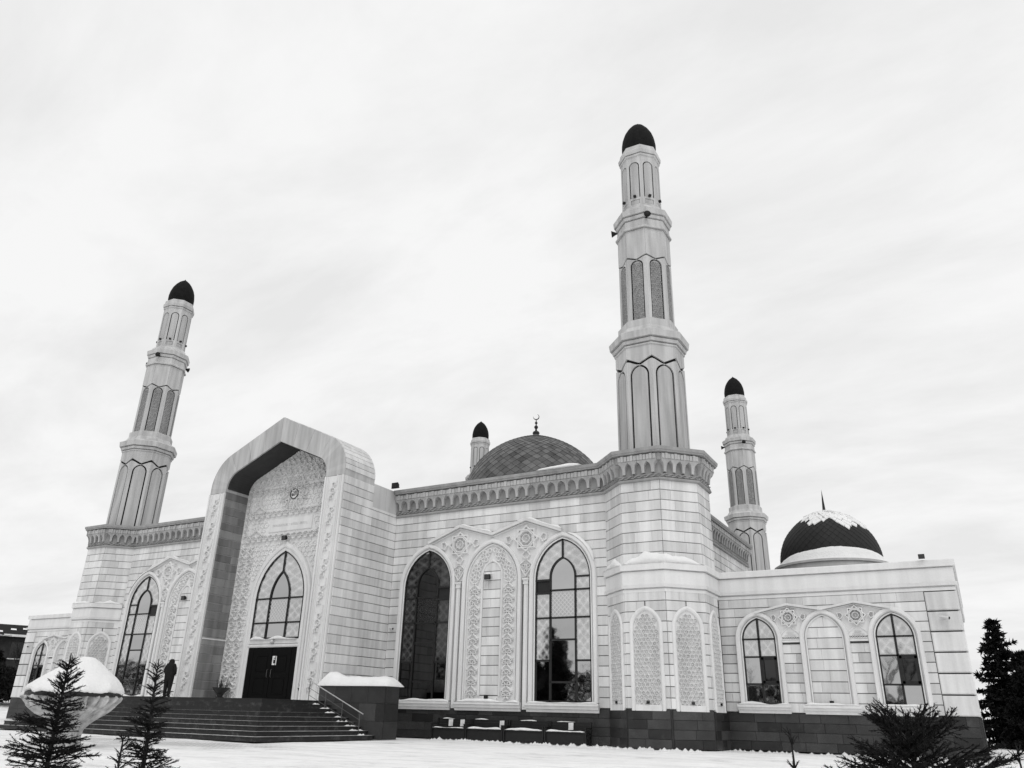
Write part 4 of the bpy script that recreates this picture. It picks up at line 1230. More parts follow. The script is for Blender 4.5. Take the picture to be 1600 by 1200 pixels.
    mb = MB(); oct_lathe(mb, [(.86, 26.9), (.94, 26.96), (.95, 27.05), (.86, 27.055), (.86, 27.10), (.98, 27.105), (1.0, 27.3), (.97, 27.36), (.93, 27.42), (.90, 27.62), (.84, 27.68), (.4, 27.72)], ax); put('crown', 'minaret_stone', mb)
    mb = MB(); lathe(mb, [(.82, 27.6), (.87, 27.9), (.87, 28.2), (.82, 28.55), (.72, 28.88), (.56, 29.18), (.37, 29.43), (.17, 29.60), (.06, 29.68), (.0, 29.78)], ax, 24); put('cap_dome', 'minaret_cap', mb, True)
    # rows of shingle laps on the cap
    for k, t in ((1, 28), (2.6, 165), (5.2, 290)):
        fr = Fr(math.sin(math.radians(t)) * 1.16, -math.cos(math.radians(t)) * 1.16, t); mb = MB()
        tube(mb, [fr.p(0, 0, 23.0), fr.p(0, .12, 23.02), fr.p(0, .16, 23.02), fr.p(0, .38, 23.0)], [.05, .05, .06, .17], 10); put('loudspeaker', 'rubber', mb, True)
    for k in range(8):
        fr = oct_face(ax, k, .9); mb = MB(); fbox(mb, fr, -.06, .06, 0, .11, 24.46, 24.56); put('small_floodlight', 'rubber', mb)
    return core_me, out
MCORE, MPARTS = make_minaret_meshes()
for x, y in ((17.5, YO), (-17.5, YO), (13.4, 40.5), (-13.4, 40.5)):
    m_ = link('minaret', MCORE, mosque); m_.location = (x, y, 0)
    for nm, me in MPARTS: link(nm, me, m_)

# ------------------------------------------------------------------ domes
def prof_at(prof, z=None, t=None):
    tot = [0]
    for (r0, z0), (r1, z1) in zip(prof, prof[1:]): tot.append(tot[-1] + math.hypot(r1 - r0, z1 - z0))
    L = t * tot[-1]
    for i in range(len(prof) - 1):
        if tot[i] <= L <= tot[i + 1] + 1e-9:
            q = (L - tot[i]) / (tot[i + 1] - tot[i]); a, b = prof[i], prof[i + 1]
            return (a[0] + (b[0] - a[0]) * q, a[1] + (b[1] - a[1]) * q, tot[-1])
    return (*prof[-1], tot[-1])
def smooth_prof(p, n=40):
    """Catmull-Rom through profile points"""
    out = []
    for i in range(len(p) - 1):
        p0, p1, p2, p3 = p[max(0, i - 1)], p[i], p[i + 1], p[min(len(p) - 1, i + 2)]
        for j in range(6):
            t = j / 6; f = lambda a, b, c, d: .5 * (2 * b + (c - a) * t + (2 * a - 5 * b + 4 * c - d) * t * t + (3 * b - a - 3 * c + d) * t ** 3)
            out.append((max(0, f(p0[0], p1[0], p2[0], p3[0])), f(p0[1], p1[1], p2[1], p3[1])))
    return out + [p[-1]]
def shingles(c, prof, ntile, rows, tmax=.97, lift=.035):
    """diamond shingles: list of (corners, centre)"""
    res = []
    for r in range(rows):
        t0 = r / rows * tmax
        t1 = (r + 1) / rows * tmax; t2 = min(.995, (r + 2) / rows * tmax)
        a, b, d = prof_at(prof, t=t0), prof_at(prof, t=t1), prof_at(prof, t=t2)
        for i in range(ntile):
            th = 2 * math.pi * (i + (.5 if r % 2 else 0)) / ntile; dt = math.pi / ntile * .97
            def P(q, ang, lift):
                nr = q[0] + lift; return (c[0] + nr * math.cos(ang), c[1] + nr * math.sin(ang), q[1] + lift * .6)
            lo = P(a, th, lift); l_ = P(b, th - dt, lift * .4); r_ = P(b, th + dt, lift * .4); up = P(d, th, .0)
            lo2 = P(a, th, .005)
            res.append(([lo, r_, up, l_, lo2], ((lo[0] + up[0]) / 2, (lo[1] + up[1]) / 2, b[1]), th, r))
    return res
def add_shingle(mb, cs, tone=.5): mb.add(cs, [(0, 1, 2, 3), (4, 1, 0), (4, 0, 3)], tone)

def main_dome():
    c = (0.0, 27.7)
    prof = smooth_prof([(5.75, 15.2), (5.72, 16.2), (5.60, 17.2), (5.30, 18.25), (4.75, 19.3), (3.95, 20.15), (2.9, 20.9), (1.65, 21.5), (.75, 21.82), (.35, 21.98)])
    mb = MB(); lathe(mb, [(6.1, 8.6), (6.1, 15.0), (5.9, 15.2)] + [(r - .03, z) for r, z in prof], c, 48); dm = mb.build('dome', 'roof_dark', mosque, smooth=True)
    sh = shingles(c, prof, 44, 30, .93)
    vis = []
    for s in sh:
        v = CAM_POS - Vector(s[1]); nrm = Vector((math.cos(s[2]), math.sin(s[2]), .7)); f = v.normalized().dot(nrm.normalized())
        vis.append((f if s[1][2] > 17.6 else -1 + f * .1, s))
    vis.sort(key=lambda q: -q[0]); rest = MB()
    for i, (f, s) in enumerate(vis):
        if i < 290 and f > .08:
            mb = MB(); add_shingle(mb, s[0]); mb.build('shingle', 'dome_shingle', dm)
        else: add_shingle(rest, s[0], rnd.random())
    tag(rest.build('shingle_cover', 'dome_shingle_rest', dm, tone=True), kind='stuff')
    mb = MB(); lathe(mb, [(1.05, 21.70), (.95, 21.80), (.55, 21.95), (.30, 22.02), (.26, 22.12)], c, 16); mb.build('dome_cap', 'dome_shingle', dm)
    mb = MB(); lathe(mb, [(.16, 22.05), (.24, 22.14), (.30, 22.26), (.24, 22.38), (.10, 22.46), (.07, 22.62), (.14, 22.70), (.17, 22.79), (.13, 22.88), (.05, 22.95), (.05, 23.05), (.11, 23.11), (.12, 23.16), (.09, 23.22), (.04, 23.28), (.035, 23.42), (.0, 23.44)], c, 14)
    fn = mb.build('finial', 'black_metal', dm, smooth=True)
    mb = MB(); ro, n = .26, 14; u = Vector((.87, .49, 0)); o = Vector((c[0], c[1], 23.68)); vs = []
    for i in range(n + 1):
        t = math.radians(-130 + 260 * i / n - 60 + 0); th = .075 * math.sin(math.pi * i / n) + .004
        for rr in (ro, ro - th):
            for dd in (-.02, .02):
                p = o + u * (math.cos(t) * rr + (.05 if rr < ro else 0) * 0) + Vector((0, 0, 1)) * math.sin(t) * rr + u.cross(Vector((0, 0, 1))) * dd; vs.append(p)
    fs = []
    for i in range(n):
        a = 4 * i
        fs += [(a, a + 1, a + 5, a + 4), (a + 2, a + 3, a + 7, a + 6), (a, a + 2, a + 6, a + 4), (a + 1, a + 3, a + 7, a + 5)]
    mb.add(vs, fs); mb.build('crescent', 'black_metal', dm)
main_dome()

def wing_dome():
    c = (23.15, 12.85)
    mb = MB(); lathe(mb, [(2.42, 6.2), (2.42, 7.36), (2.50, 7.39), (2.50, 7.48), (2.46, 7.50), (1.9, 7.55)], c, 48)
    dr = mb.build('wing_dome', 'drum_stone', mosque)
    prof = smooth_prof([(2.18, 7.50), (2.19, 7.85), (2.10, 8.35), (1.86, 8.90), (1.46, 9.38), (1.0, 9.74), (.46, 9.98), (.10, 10.08)])
    mb = MB(); lathe(mb, [(r - .02, z) for r, z in prof], c, 40); mb.build('dome_shell', 'roof_dark', dr, smooth=True)
    rest = MB(); sn = MB()
    for cs, ce, th, r in shingles(c, prof, 40, 20, .95, .014):
        add_shingle(rest, cs, rnd.random())
        # snow caught on the top, towards the front
        h = ce[2]; fa = math.cos(th - math.radians(-48))
        if h + rnd.uniform(-.14, .14) > 9.66 - .58 * fa + .42 * nz(math.cos(th) * 2.2, math.sin(th) * 2.2, 7) and fa > -.25:
            jj = rnd.uniform(.02, .075); q = [(x + (x - c[0]) * .012 + rnd.uniform(-.03, .03), y + (y - c[1]) * .012 + rnd.uniform(-.03, .03), z + jj) for x, y, z in cs[:4]]
            lo = [(x, y, z - .05) for x, y, z in q]
            sn.add(q + lo, [(0, 1, 2, 3), (0, 1, 5, 4), (1, 2, 6, 5), (2, 3, 7, 6), (3, 0, 4, 7)])
    tag(rest.build('shingle_cover', 'dark_shingle', dr), kind='stuff')
    tag(sn.build('snow', 'snow'), 'patch of snow on the crown of the small wing dome', 'snow', 'snow lying on the building')
    mb = MB(); n, k = 72, 6; vs = []
    for i in range(n):
        t = 2 * math.pi * i / n; fc = max(0, math.cos(t - math.radians(-72))); hh = (.10 + .44 * fc ** .8) * (1 + .08 * nz(math.cos(t) * 2, math.sin(t) * 2, 2) + .04 * nz(t * 9, 1))
        for r, z in ((2.44, 7.49), (2.40, 7.54), (2.31, 7.49 + hh * .55), (2.24, 7.49 + hh * .85), (2.17, 7.49 + hh), (1.9, 7.49 + hh * .9)): vs.append((c[0] + r * math.cos(t), c[1] + r * math.sin(t), z))
    mb.add(vs, [(i * k + j, i * k + j + 1, ((i + 1) % n) * k + j + 1, ((i + 1) % n) * k + j) for i in range(n) for j in range(k - 1)])
    tag(mb.build('snow', 'snow', smooth=True), 'collar of snow round the foot of the small wing dome', 'snow', 'snow lying on the building')
    mb = MB(); lathe(mb, [(.20, 10.0), (.17, 10.08), (.07, 10.16), (.06, 10.3), (.035, 10.7), (.0, 11.16)], c, 10); mb.build('finial', 'black_metal', dr, smooth=True)
wing_dome()
flush_blocks()
# ------------------------------------------------------------------ snow on ledges
for sgn, nm in ((1, 'right'), (-1, 'left')):
    tp_ = tower_path(1); K_ = 1.0 if sgn > 0 else .45
    if sgn > 0: pa, pb = [tp_[0], tp_[1]], [tp_[1], tp_[2], tp_[3]]
    else: pa, pb = [(-x, y) for x, y in (tp_[1], tp_[0])], [(-x, y) for x, y in (tp_[3], tp_[2], tp_[1])]
    snow_path(pa, LED1 - .012, lambda t: K_ * .30 * math.sin(math.pi * t) ** .6, .0, .20, 'snow', 'small heap of snow on the inner ledge face of the %s front corner tower' % nm)
    snow_path(pb, LED1 - .012, lambda t: K_ * (.46 - .26 * abs(t - .32) * 1.4) * math.sin(math.pi * min(1, t * 1.05)) ** .35, .0, .20, 'snow', 'long heap of snow on the front ledge of the %s front corner tower' % nm)
    cs = [sgn * 6.57, sgn * 10.03, sgn * 13.50]; wn = ['tall window next to the portal', 'blind carved niche', 'tall window next to the corner tower']
    for c, w_ in zip(cs, wn):
        snow_strip(FRONT, c - 1.55, c + 1.55, .12, .35, 1.455, .07, 'snow', 'thin snow on the sill of the %s, %s of the portal' % (w_, nm), rough=.9, seed=c)
    cw = [sgn * 20.94, sgn * 23.34, sgn * 25.73]; wn = ['inner window', 'blind arch', 'outer window']
    for c, w_ in zip(cw, wn):
        snow_strip(Fr(0, YG, 0), c - .94, c + .94, .1, .31, 1.565, .06, 'snow', 'thin snow on the sill of the %s of the %s wing' % (w_, nm), rough=.9, seed=c)
    for k, (a, b, z0, z1) in enumerate(((cs[0], (cs[0] + cs[1]) / 2, 8.43, 9.06), ((cs[0] + cs[1]) / 2, cs[1], 9.06, 8.56), (cs[1], (cs[1] + cs[2]) / 2, 8.56, 9.06), ((cs[1] + cs[2]) / 2, cs[2], 9.06, 8.43))):
        coping_snow(FRONT, (a, z0), (b, z1), .05 if k % 2 == 0 else .085, 'snow on the %s slope of the %s gable, %s of the portal' % ('near' if k % 2 == 0 else 'far', 'first' if k < 2 else 'second', nm))
    # snow lying on the shoulder of the outer arch
    A_ = arch(cs[2], W1 + .27, ZS1, ZS1, H1 + .3, 9)
    half = A_[11:19] if sgn > 0 else A_[3:11]
    half = [p for p in half if p[1] > 6.9]
    mb = MB(); k = 5; vs = []
    for i, (s, z) in enumerate(half):
        e = .10 * (1 if 0 < i < len(half) - 1 else .3) * (1 + .5 * nz(i * .9, 3))
        for j in range(k):
            u = j / (k - 1); vs.append(FRONT.p(s + .5 * e * math.sin(math.pi * u) * (1 if sgn > 0 else -1), .02 + .2 * u, z + e * math.sin(math.pi * u) ** .5))
    mb.add(vs, [(i * k + j, i * k + j + 1, (i + 1) * k + j + 1, (i + 1) * k + j) for i in range(len(half) - 1) for j in range(k - 1)])
    tag(mb.build('snow', 'snow', smooth=True), 'snow on the shoulder of the window arch beside the %s front tower' % nm, 'snow', 'snow lying on the building')
snow_strip(PB, -1.45, 1.45, .1, .22, 3.94, .10, 'snow', 'ragged snow on the ledge over the entrance door', rough=.9)
snow_strip(Fr(0, YW - .05, 0), 12.4, 14.6, -.1, .5, ZC + 1.285, .16, 'snow', 'slab of snow overhanging the main cornice', rough=.5)

# ------------------------------------------------------------------ entrance stairs
def make_stairs():
    st = empty('entrance_stairs', (0, -2, 0)); tag(st, 'wide dark granite stairs wrapping round the portal landing', 'stairs')
    LX, LY, n, tr = 4.8, -2.9, 9, .338; rise = ZL / n
    for i in range(n):
        e = tr * i; z1 = ZL - rise * i; z0 = z1 - rise
        mb = MB(); x, y = LX + e, LY - e; yb = .55
        # each step: a three-sided slab with a small nosing
        for a, b in (((-x, y, z0 - .02), (x, y + tr + .4, z1)),):
            pass
        inn = tr + .05 if i else None
        def loop(o): return [(-x - o, yb), (-x - o, y - o), (x + o, y - o), (x + o, yb)]
        outer, nose = loop(0), loop(.02)
        if i == 0:
            vs = [(px_, py_, z) for z in (z0, z1 - .035) for px_, py_ in outer] + [(px_, py_, z) for z in (z1 - .035, z1) for px_, py_ in nose]
            mb.add(vs, [(12, 13, 14, 15)] + [(a, a + 1, 4 + a + 1, 4 + a) for a in range(3)] + [(4 + a, 5 + a, 9 + a, 8 + a) for a in range(3)] + [(8 + a, 9 + a, 13 + a, 12 + a) for a in range(3)] + [(0, 4, 7, 3), (8, 12, 15, 11)])
        else:
            inner = [(-x + inn, yb), (-x + inn, y + inn), (x - inn, y + inn), (x - inn, yb)]
            vs = [(px_, py_, z0) for px_, py_ in outer] + [(px_, py_, z1 - .035) for px_, py_ in outer] + [(px_, py_, z1 - .035) for px_, py_ in nose] + [(px_, py_, z1) for px_, py_ in nose] + [(px_, py_, z1) for px_, py_ in inner]
            for r in range(4):
                mb.add([], []) if False else None
            fs = [(r * 4 + a, r * 4 + a + 1, r * 4 + 5 + a, r * 4 + 4 + a) for r in range(4) for a in range(3)]
            mb.add(vs, fs)
        mb.build('landing' if i == 0 else 'step', 'step_granite', st)
    mb = MB(); box(mb, (-4.79, .5, 0), (4.79, YPB - .01, ZL - .004)); mb.build('landing_base', 'step_granite', st)
    # crusts of snow left along the right-hand edge
    mb = MB()
    for i in range(1, 9):
        z = ZL - rise * i; x = LX + tr * i - .2
        for q in range(4):
            cx, cy = x + rnd.uniform(-.12, .12), .1 - rnd.uniform(-.05, .35); r = rnd.uniform(.05, .16)
            vs = [(cx + r * math.cos(t) * rnd.uniform(.7, 1.2), cy + r * math.sin(t), z + .002) for t in [k * math.pi / 3 for k in range(6)]] + [(cx, cy, z + rnd.uniform(.03, .07))]
            mb.add(vs, [(k, (k + 1) % 6, 6) for k in range(6)])
    tag(mb.build('snow', 'snow', smooth=True), 'clods of snow left on the steps under the handrail', 'snow', kind='stuff')
    return st
make_stairs()

def make_rail():
    r = empty('handrail', (5.8, -.1, 0)); tag(r, 'slim steel handrail running down the right side of the stairs', 'handrail')
    x0, z0, x1, z1, y = 4.45, 1.22, 7.16, .10, -.08
    for k in range(4):
        t = k / 3; x, z = x0 + (x1 - x0) * t, z0 + (z1 - z0) * t
        mb = MB(); tube(mb, [(x, y, z - .06), (x, y, z + .84)], .015, 8); mb.build('post', 'steel_dark', r)
    def along(h, rad, ext, nm, mt):
        mb = MB(); dx_, dz_ = x1 - x0, z1 - z0; tube(mb, [(x0 - dx_ * ext, y, z0 + h - dz_ * ext), (x1 + dx_ * ext, y, z1 + h + dz_ * ext)], rad, 8); mb.build(nm, mt, r)
    along(.85, .022, .06, 'top_rail', 'steel'); along(.58, .009, 0, 'lower_bar', 'steel_dark'); along(.32, .009, 0, 'lower_bar', 'steel_dark')
make_rail()

def make_cheek():
    c = empty('granite_wall_block', (6.25, .9, 0)); tag(c, 'dark granite wall block beside the stairs, thick snow on top', 'wall')
    mb = MB(); box(mb, (4.50, .50, 0), (7.86, 1.35, 1.90)); mb.build('core', 'granite_core', c)
    f = Fr(0, .50, 0); sd_ = Fr(7.86, .5, 90)
    for row in range(3):
        z0, z1 = row * .64 + .0, min(1.92, (row + 1) * .64 - .006); x = 4.5 - (.4 if row % 2 else 0)
        while x < 7.86:
            a, b = max(4.5, x), min(7.87, x + .84)
            if b - a > .05:
                mb = MB(); fblock(mb, f, a + .003, b - .003, 0, .03, z0 + .003, z1, .006); mb.build('slab', 'granite', c)
            x += .84
        mb = MB(); fblock(mb, sd_, 0, .85, 0, .03, z0 + .003, z1, .006); mb.build('slab', 'granite', c)
    mb = MB(); nx, ny = 40, 10; vs = []
    for i in range(nx + 1):
        for j in range(ny + 1):
            u, v = i / nx, j / ny; x = 4.40 + u * 3.62; y = .36 + v * 1.1
            e = min(1, min(u, 1 - u) * 9) ** .4 * min(1, min(v, 1 - v) * 3.2) ** .4
            hgt = .34 + .10 * nz(x * 1.1, y * 1.3) + .035 * nz(x * 4, y * 4, 2) + .20 * math.exp(-((x - 5.0) / .38) ** 2 - ((y - .8) / .5) ** 2) + .13 * math.exp(-((x - 4.62) / .2) ** 2)
            vs.append((x, y, 1.925 + hgt * e + .01 * nz(x * 6, y * 6)))
    k = ny + 1; m = len(vs); vs += [(x, y, 1.905) for x, y, z in vs]
    fs = [(i * k + j, (i + 1) * k + j, (i + 1) * k + j + 1, i * k + j + 1) for i in range(nx) for j in range(ny)]
    fs += [tuple(q + m for q in f_) for f_ in fs]
    edge = [i * k for i in range(nx + 1)] + [nx * k + j for j in range(1, k)] + [i * k + ny for i in range(nx - 1, -1, -1)] + [j for j in range(ny - 1, 0, -1)]
    fs += [(edge[i], edge[(i + 1) % len(edge)], edge[(i + 1) % len(edge)] + m, edge[i] + m) for i in range(len(edge))]
    mb.add(vs, fs)
    tag(mb.build('snow', 'snow', smooth=True), 'thick pillow of snow on the granite wall block by the stairs', 'snow')
make_cheek()

# ------------------------------------------------------------------ benches against the plinth
PLACE = ['leftmost bench of the row under the carved niche, two papers on its back', 'second bench from the left in the row under the carved niche',
         'third bench from the left in the row under the windows', 'rightmost bench of the row, next to the corner tower, one paper on its back']
for bi, (x0, x1) in enumerate(((7.78, 9.45), (9.47, 11.22), (11.25, 13.05), (13.08, 14.86))):
    b = empty('bench', ((x0 + x1) / 2, 4.1, 0)); tag(b, 'dark ' + PLACE[bi], 'bench', 'benches along the mosque wall')
    for k in range(3):
        mb = MB(); box(mb, (x0 + .04, 3.86 + k * .15, .40), (x1 - .04, 3.99 + k * .15, .44)); mb.build('seat_slat', 'bench_wood', b)
    for k in range(3):
        mb = MB(); z = .50 + k * .10; box(mb, (x0 + .04, 4.34 + k * .025, z), (x1 - .04, 4.37 + k * .025, z + .085)); mb.build('back_slat', 'bench_wood', b)
    mb = MB(); box(mb, (x0 + .03, 3.90, .0), (x1 - .03, 3.94, .39)); mb.build('front_panel', 'bench_wood', b)
    for x in (x0, x1 - .06):
        mb = MB(); box(mb, (x, 3.84, -.03), (x + .06, 3.92, .56)); box(mb, (x, 4.30, -.03), (x + .06, 4.38, .80)); box(mb, (x, 3.82, .56), (x + .06, 4.36, .60)); box(mb, (x, 3.86, .30), (x + .06, 4.34, .36)); mb.build('side_frame', 'black_metal', b)
    fr = Fr(0, 3.87, 0)
    pos = ('leftmost', 'second', 'third', 'rightmost')[bi]
    snow_strip(fr, x0 + .06, x1 - .08, -.16, .015, .44, .055, 'snow', 'strip of snow along the seat edge of the %s bench by the wall' % pos, rough=.9, seed=bi)
    a = x0 + rnd.uniform(.1, .5)
    snow_strip(Fr(0, 4.40, 0), a, a + rnd.uniform(.5, .8), -.02, .04, .785, .03, 'snow', 'thin snow on the back of the %s bench by the wall' % pos, rough=.9, seed=bi + 9)
    for px_ in ((.66, 1.24), (1.45,), (), (.92,))[bi]:
        mb = MB(); fr = Fr(0, 4.335, 0); fpoly(mb, fr, [(x0 + px_ - .11, .50), (x0 + px_ + .10, .51), (x0 + px_ + .11, .77), (x0 + px_ - .10, .76)], .0, .006); pp = mb.build('paper', 'paper', b)

# ------------------------------------------------------------------ lamps and cameras on the walls
def sec_cam(fr, s, z, label, size=1.0, down=.3):
    c = empty('security_camera', fr.p(s, 0, z)); tag(c, label, 'camera', 'cameras on the mosque walls')
    k = size
    mb = MB(); fbox(mb, fr, s - .05 * k, s + .05 * k, 0, .05, z - .05 * k, z + .05 * k); tube(mb, [fr.p(s, .04, z), fr.p(s, .12 * k, z - .03), fr.p(s + .05 * k, .14 * k, z - .05 * k)], .018 * k, 6); mb.build('bracket', 'lamp_white', c)
    mb = MB(); tube(mb, [fr.p(s - .12 * k, .12 * k, z + .01), fr.p(s + .16 * k, .24 * k, z - .06 * k)], [.05 * k, .06 * k], 8); mb.build('housing', 'lamp_white', c)
    mb = MB(); tube(mb, [fr.p(s + .155 * k, .238 * k, z - .058 * k), fr.p(s + .17 * k, .245 * k, z - .063 * k)], .048 * k, 8); mb.build('lens', 'rubber', c)
def flood(fr, s, z, label, k=1.0, cap=False):
    c = empty('floodlight', fr.p(s, .04, z)); tag(c, label, 'floodlight', 'floodlights on the mosque walls')
    mb = MB(); tube(mb, [fr.p(s, .03, z), fr.p(s, .3 * k, z)], .025 * k, 6); mb.build('arm', 'rubber', c)
    mb = MB()
    vs = [fr.p(s + a * .15 * k, d, z + q * .12 * k) for d, e in ((.14 * k, .6), (.30 * k, 1.0), (.34 * k, 1.0)) for a, q in ((-e, -e), (e, -e), (e, e), (-e, e))]
    mb.add(vs, [(0, 1, 2, 3), (8, 9, 10, 11)] + [(r * 4 + i, r * 4 + (i + 1) % 4, r * 4 + 4 + (i + 1) % 4, r * 4 + 4 + i) for r in range(2) for i in range(4)]); mb.build('housing', 'rubber', c)
    mb = MB(); fbox(mb, fr, s - .13 * k, s + .13 * k, .341 * k, .348 * k, z - .10 * k, z + .10 * k); mb.build('glass_front', 'far_pane', c)
    if cap: snow_strip(fr, s - .16 * k, s + .16 * k, .12 * k, .35 * k, z + .12 * k, .10, 'snow', 'cap of snow on the floodlight ' + cap, step=.05, rough=.2)
flood(FRONT, 9.90, 6.58, 'floodlight with a snow cap on the carved niche right of the portal', .95, 'on the carved niche right of the portal')
flood(FRONT, -9.95, 6.58, 'floodlight on the carved niche left of the portal', .95)
flood(PB, -.05, 8.62, 'black floodlight over the arched window of the portal', .9)
flood(Fr(0, YW - .42, 0), 4.72, ZC + 1.42, 'black floodlight on the cornice corner beside the portal', 1.2)
flood(Fr(0, YG - .1, 0), 27.05, 6.60, 'small dark floodlight on the parapet of the right wing', .7)
for sgn, nm in ((1, 'right'), (-1, 'left')):
    for deg, wh in ((-45 * sgn, 'inner'), (0, 'front'), (45 * sgn, 'outer'), (90 * sgn, 'side')):
        t = math.radians(deg); fr = Fr(sgn * XO + math.sin(t) * (A + .02), YO - math.cos(t) * (A + .02), deg)
        flood(fr, 0.0, 1.52, 'small floodlight at the foot of the %s niche of the %s corner tower' % (wh, nm), .38)
    flood(Fr(0, YW - .1, 0), sgn * 10.03, 1.66, 'small floodlight at the foot of the carved niche %s of the portal' % nm, .6)
    flood(Fr(0, YG - .06, 0), sgn * 23.34, 1.66, 'small floodlight on the sill of the blind arch of the %s wing' % nm, .5)
sec_cam(FRONT, 4.70, 4.58, 'small camera on the hall wall between portal and tall window', .9)
sec_cam(Fr(0, YG - .07, 0), 27.40, 4.50, 'white camera on a corner stone of the right wing', 1.0)
sec_cam(Fr(0, YG - .07, 0), -27.2, 4.50, 'white camera on a corner stone of the left wing', 1.0)
mb = MB(); lathe(mb, [(.0, -.16), (.09, -.14), (.10, -.05), (.06, 0)], (0, 0), 10)
o = link('dome_camera', mb.mesh('dome_camera', 'lamp_white', True)); o.location = (0.0, YPB - .18, 3.92); tag(o, 'small round camera under the ledge over the entrance door', 'camera', 'cameras on the mosque walls')
def planter(x, label):
    u = empty('flower_urn', (x, 1.55, ZL)); tag(u, label, 'urn', 'urns beside the entrance')
    mb = MB(); lathe(mb, [(.22, 0), (.24, .05), (.12, .12), (.14, .2), (.34, .42), (.38, .5), (.33, .5), (.3, .44)], (x, 1.55), 14)
    mb.v = [(a, b, c + ZL) for a, b, c in mb.v]; mb.build('bowl', 'granite_core', u)
    mb = MB(); rg = random.Random(int(x * 10))
    for i in range(26):
        t = rg.uniform(0, 6.28); r = rg.uniform(0, .25); h = rg.uniform(.15, .55)
        tube(mb, [(x + r * math.cos(t), 1.55 + r * math.sin(t), ZL + .42), (x + r * 1.6 * math.cos(t), 1.55 + r * 1.6 * math.sin(t), ZL + .45 + h)], [.012, .004], 4)
    mb.build('dry_stems', 'bark', u)
planter(-2.5, 'dark urn with dry stems in the left corner of the portal recess')
planter(2.75, 'dark urn with dry stems in the right corner of the portal recess')

# ------------------------------------------------------------------ wrapped fountain under a snow cap
def make_fountain():
    c = (7.35, -11.95); f = empty('wrapped_fountain', (c[0], c[1], 0)); tag(f, 'round fountain bowl wrapped in crumpled sheeting under a tall snow cone', 'fountain')
    mb = MB(); n = 120; prof = [(.42, 0), (.34, .2), (.36, .4), (.48, .55), (.66, .68), (.84, .80), (.98, .93), (1.05, 1.06), (1.08, 1.15), (1.09, 1.23)]; k = len(prof); vs = []
    for i in range(n):
        t = 2 * math.pi * i / n
        for j, (r, z) in enumerate(prof):
            w = 1 + (.20 * nz(math.cos(t) * 5, math.sin(t) * 5, z * 1.6) + .10 * math.sin(t * 15 + 4 * nz(t * 2, z * 2)) ) * (1 if 0 < j < k - 1 else .2)
            vs.append((c[0] + r * w * math.cos(t), c[1] + r * w * math.sin(t), z))
    mb.add(vs, [(i * k + j, ((i + 1) % n) * k + j, ((i + 1) % n) * k + j + 1, i * k + j + 1) for i in range(n) for j in range(k - 1)])
    mb.build('sheeting', 'tarp', f)
    mb = MB(); lathe(mb, [(1.05, 1.17), (1.14, 1.18), (1.15, 1.25), (1.1, 1.29), (0, 1.3)], c, 40); mb.build('rim', 'black_metal', f)
    mb = MB(); n, pr = 110, [(0, 1.0), (.12, .985), (.26, .90), (.40, .77), (.56, .60), (.74, .42), (.88, .27), (.965, .14), (1.0, .05), (.985, 0.0), (.9, -.01)]; k = len(pr); vs = []
    apex = (c[0] + .2, c[1] + .1)
    for i in range(n):
        t = 2 * math.pi * i / n
        for j, (q, h) in enumerate(pr):
            cx = apex[0] + (c[0] - apex[0]) * q; cy = apex[1] + (c[1] - apex[1]) * q
            r = 1.17 * q * (1 + .025 * nz(math.cos(t) * 1.5, math.sin(t) * 1.5, q) + (.012 * math.sin(t * 13 + 2 * nz(t, 2)) if q > .93 else 0))
            sag = .06 * nz(math.cos(t) * 2.4 * q, math.sin(t) * 2.4 * q, 8) + .018 * nz(math.cos(t) * 9 * q, math.sin(t) * 9 * q, 2)
            low = (.05 * nz(math.cos(t) * 4.5, math.sin(t) * 4.5, 3) + .035 * nz(math.cos(t) * 14, math.sin(t) * 14, 3)) if q > .95 else 0
            vs.append((cx + r * math.cos(t), cy + r * math.sin(t), 1.27 + .88 * h + sag + low))
    mb.add(vs, [(i * k + j, ((i + 1) % n) * k + j, ((i + 1) % n) * k + j + 1, i * k + j + 1) for i in range(n) for j in range(k - 1)])
    tag(mb.build('snow', 'snow', smooth=True), 'tall cone of snow on the wrapped round fountain', 'snow')
make_fountain()

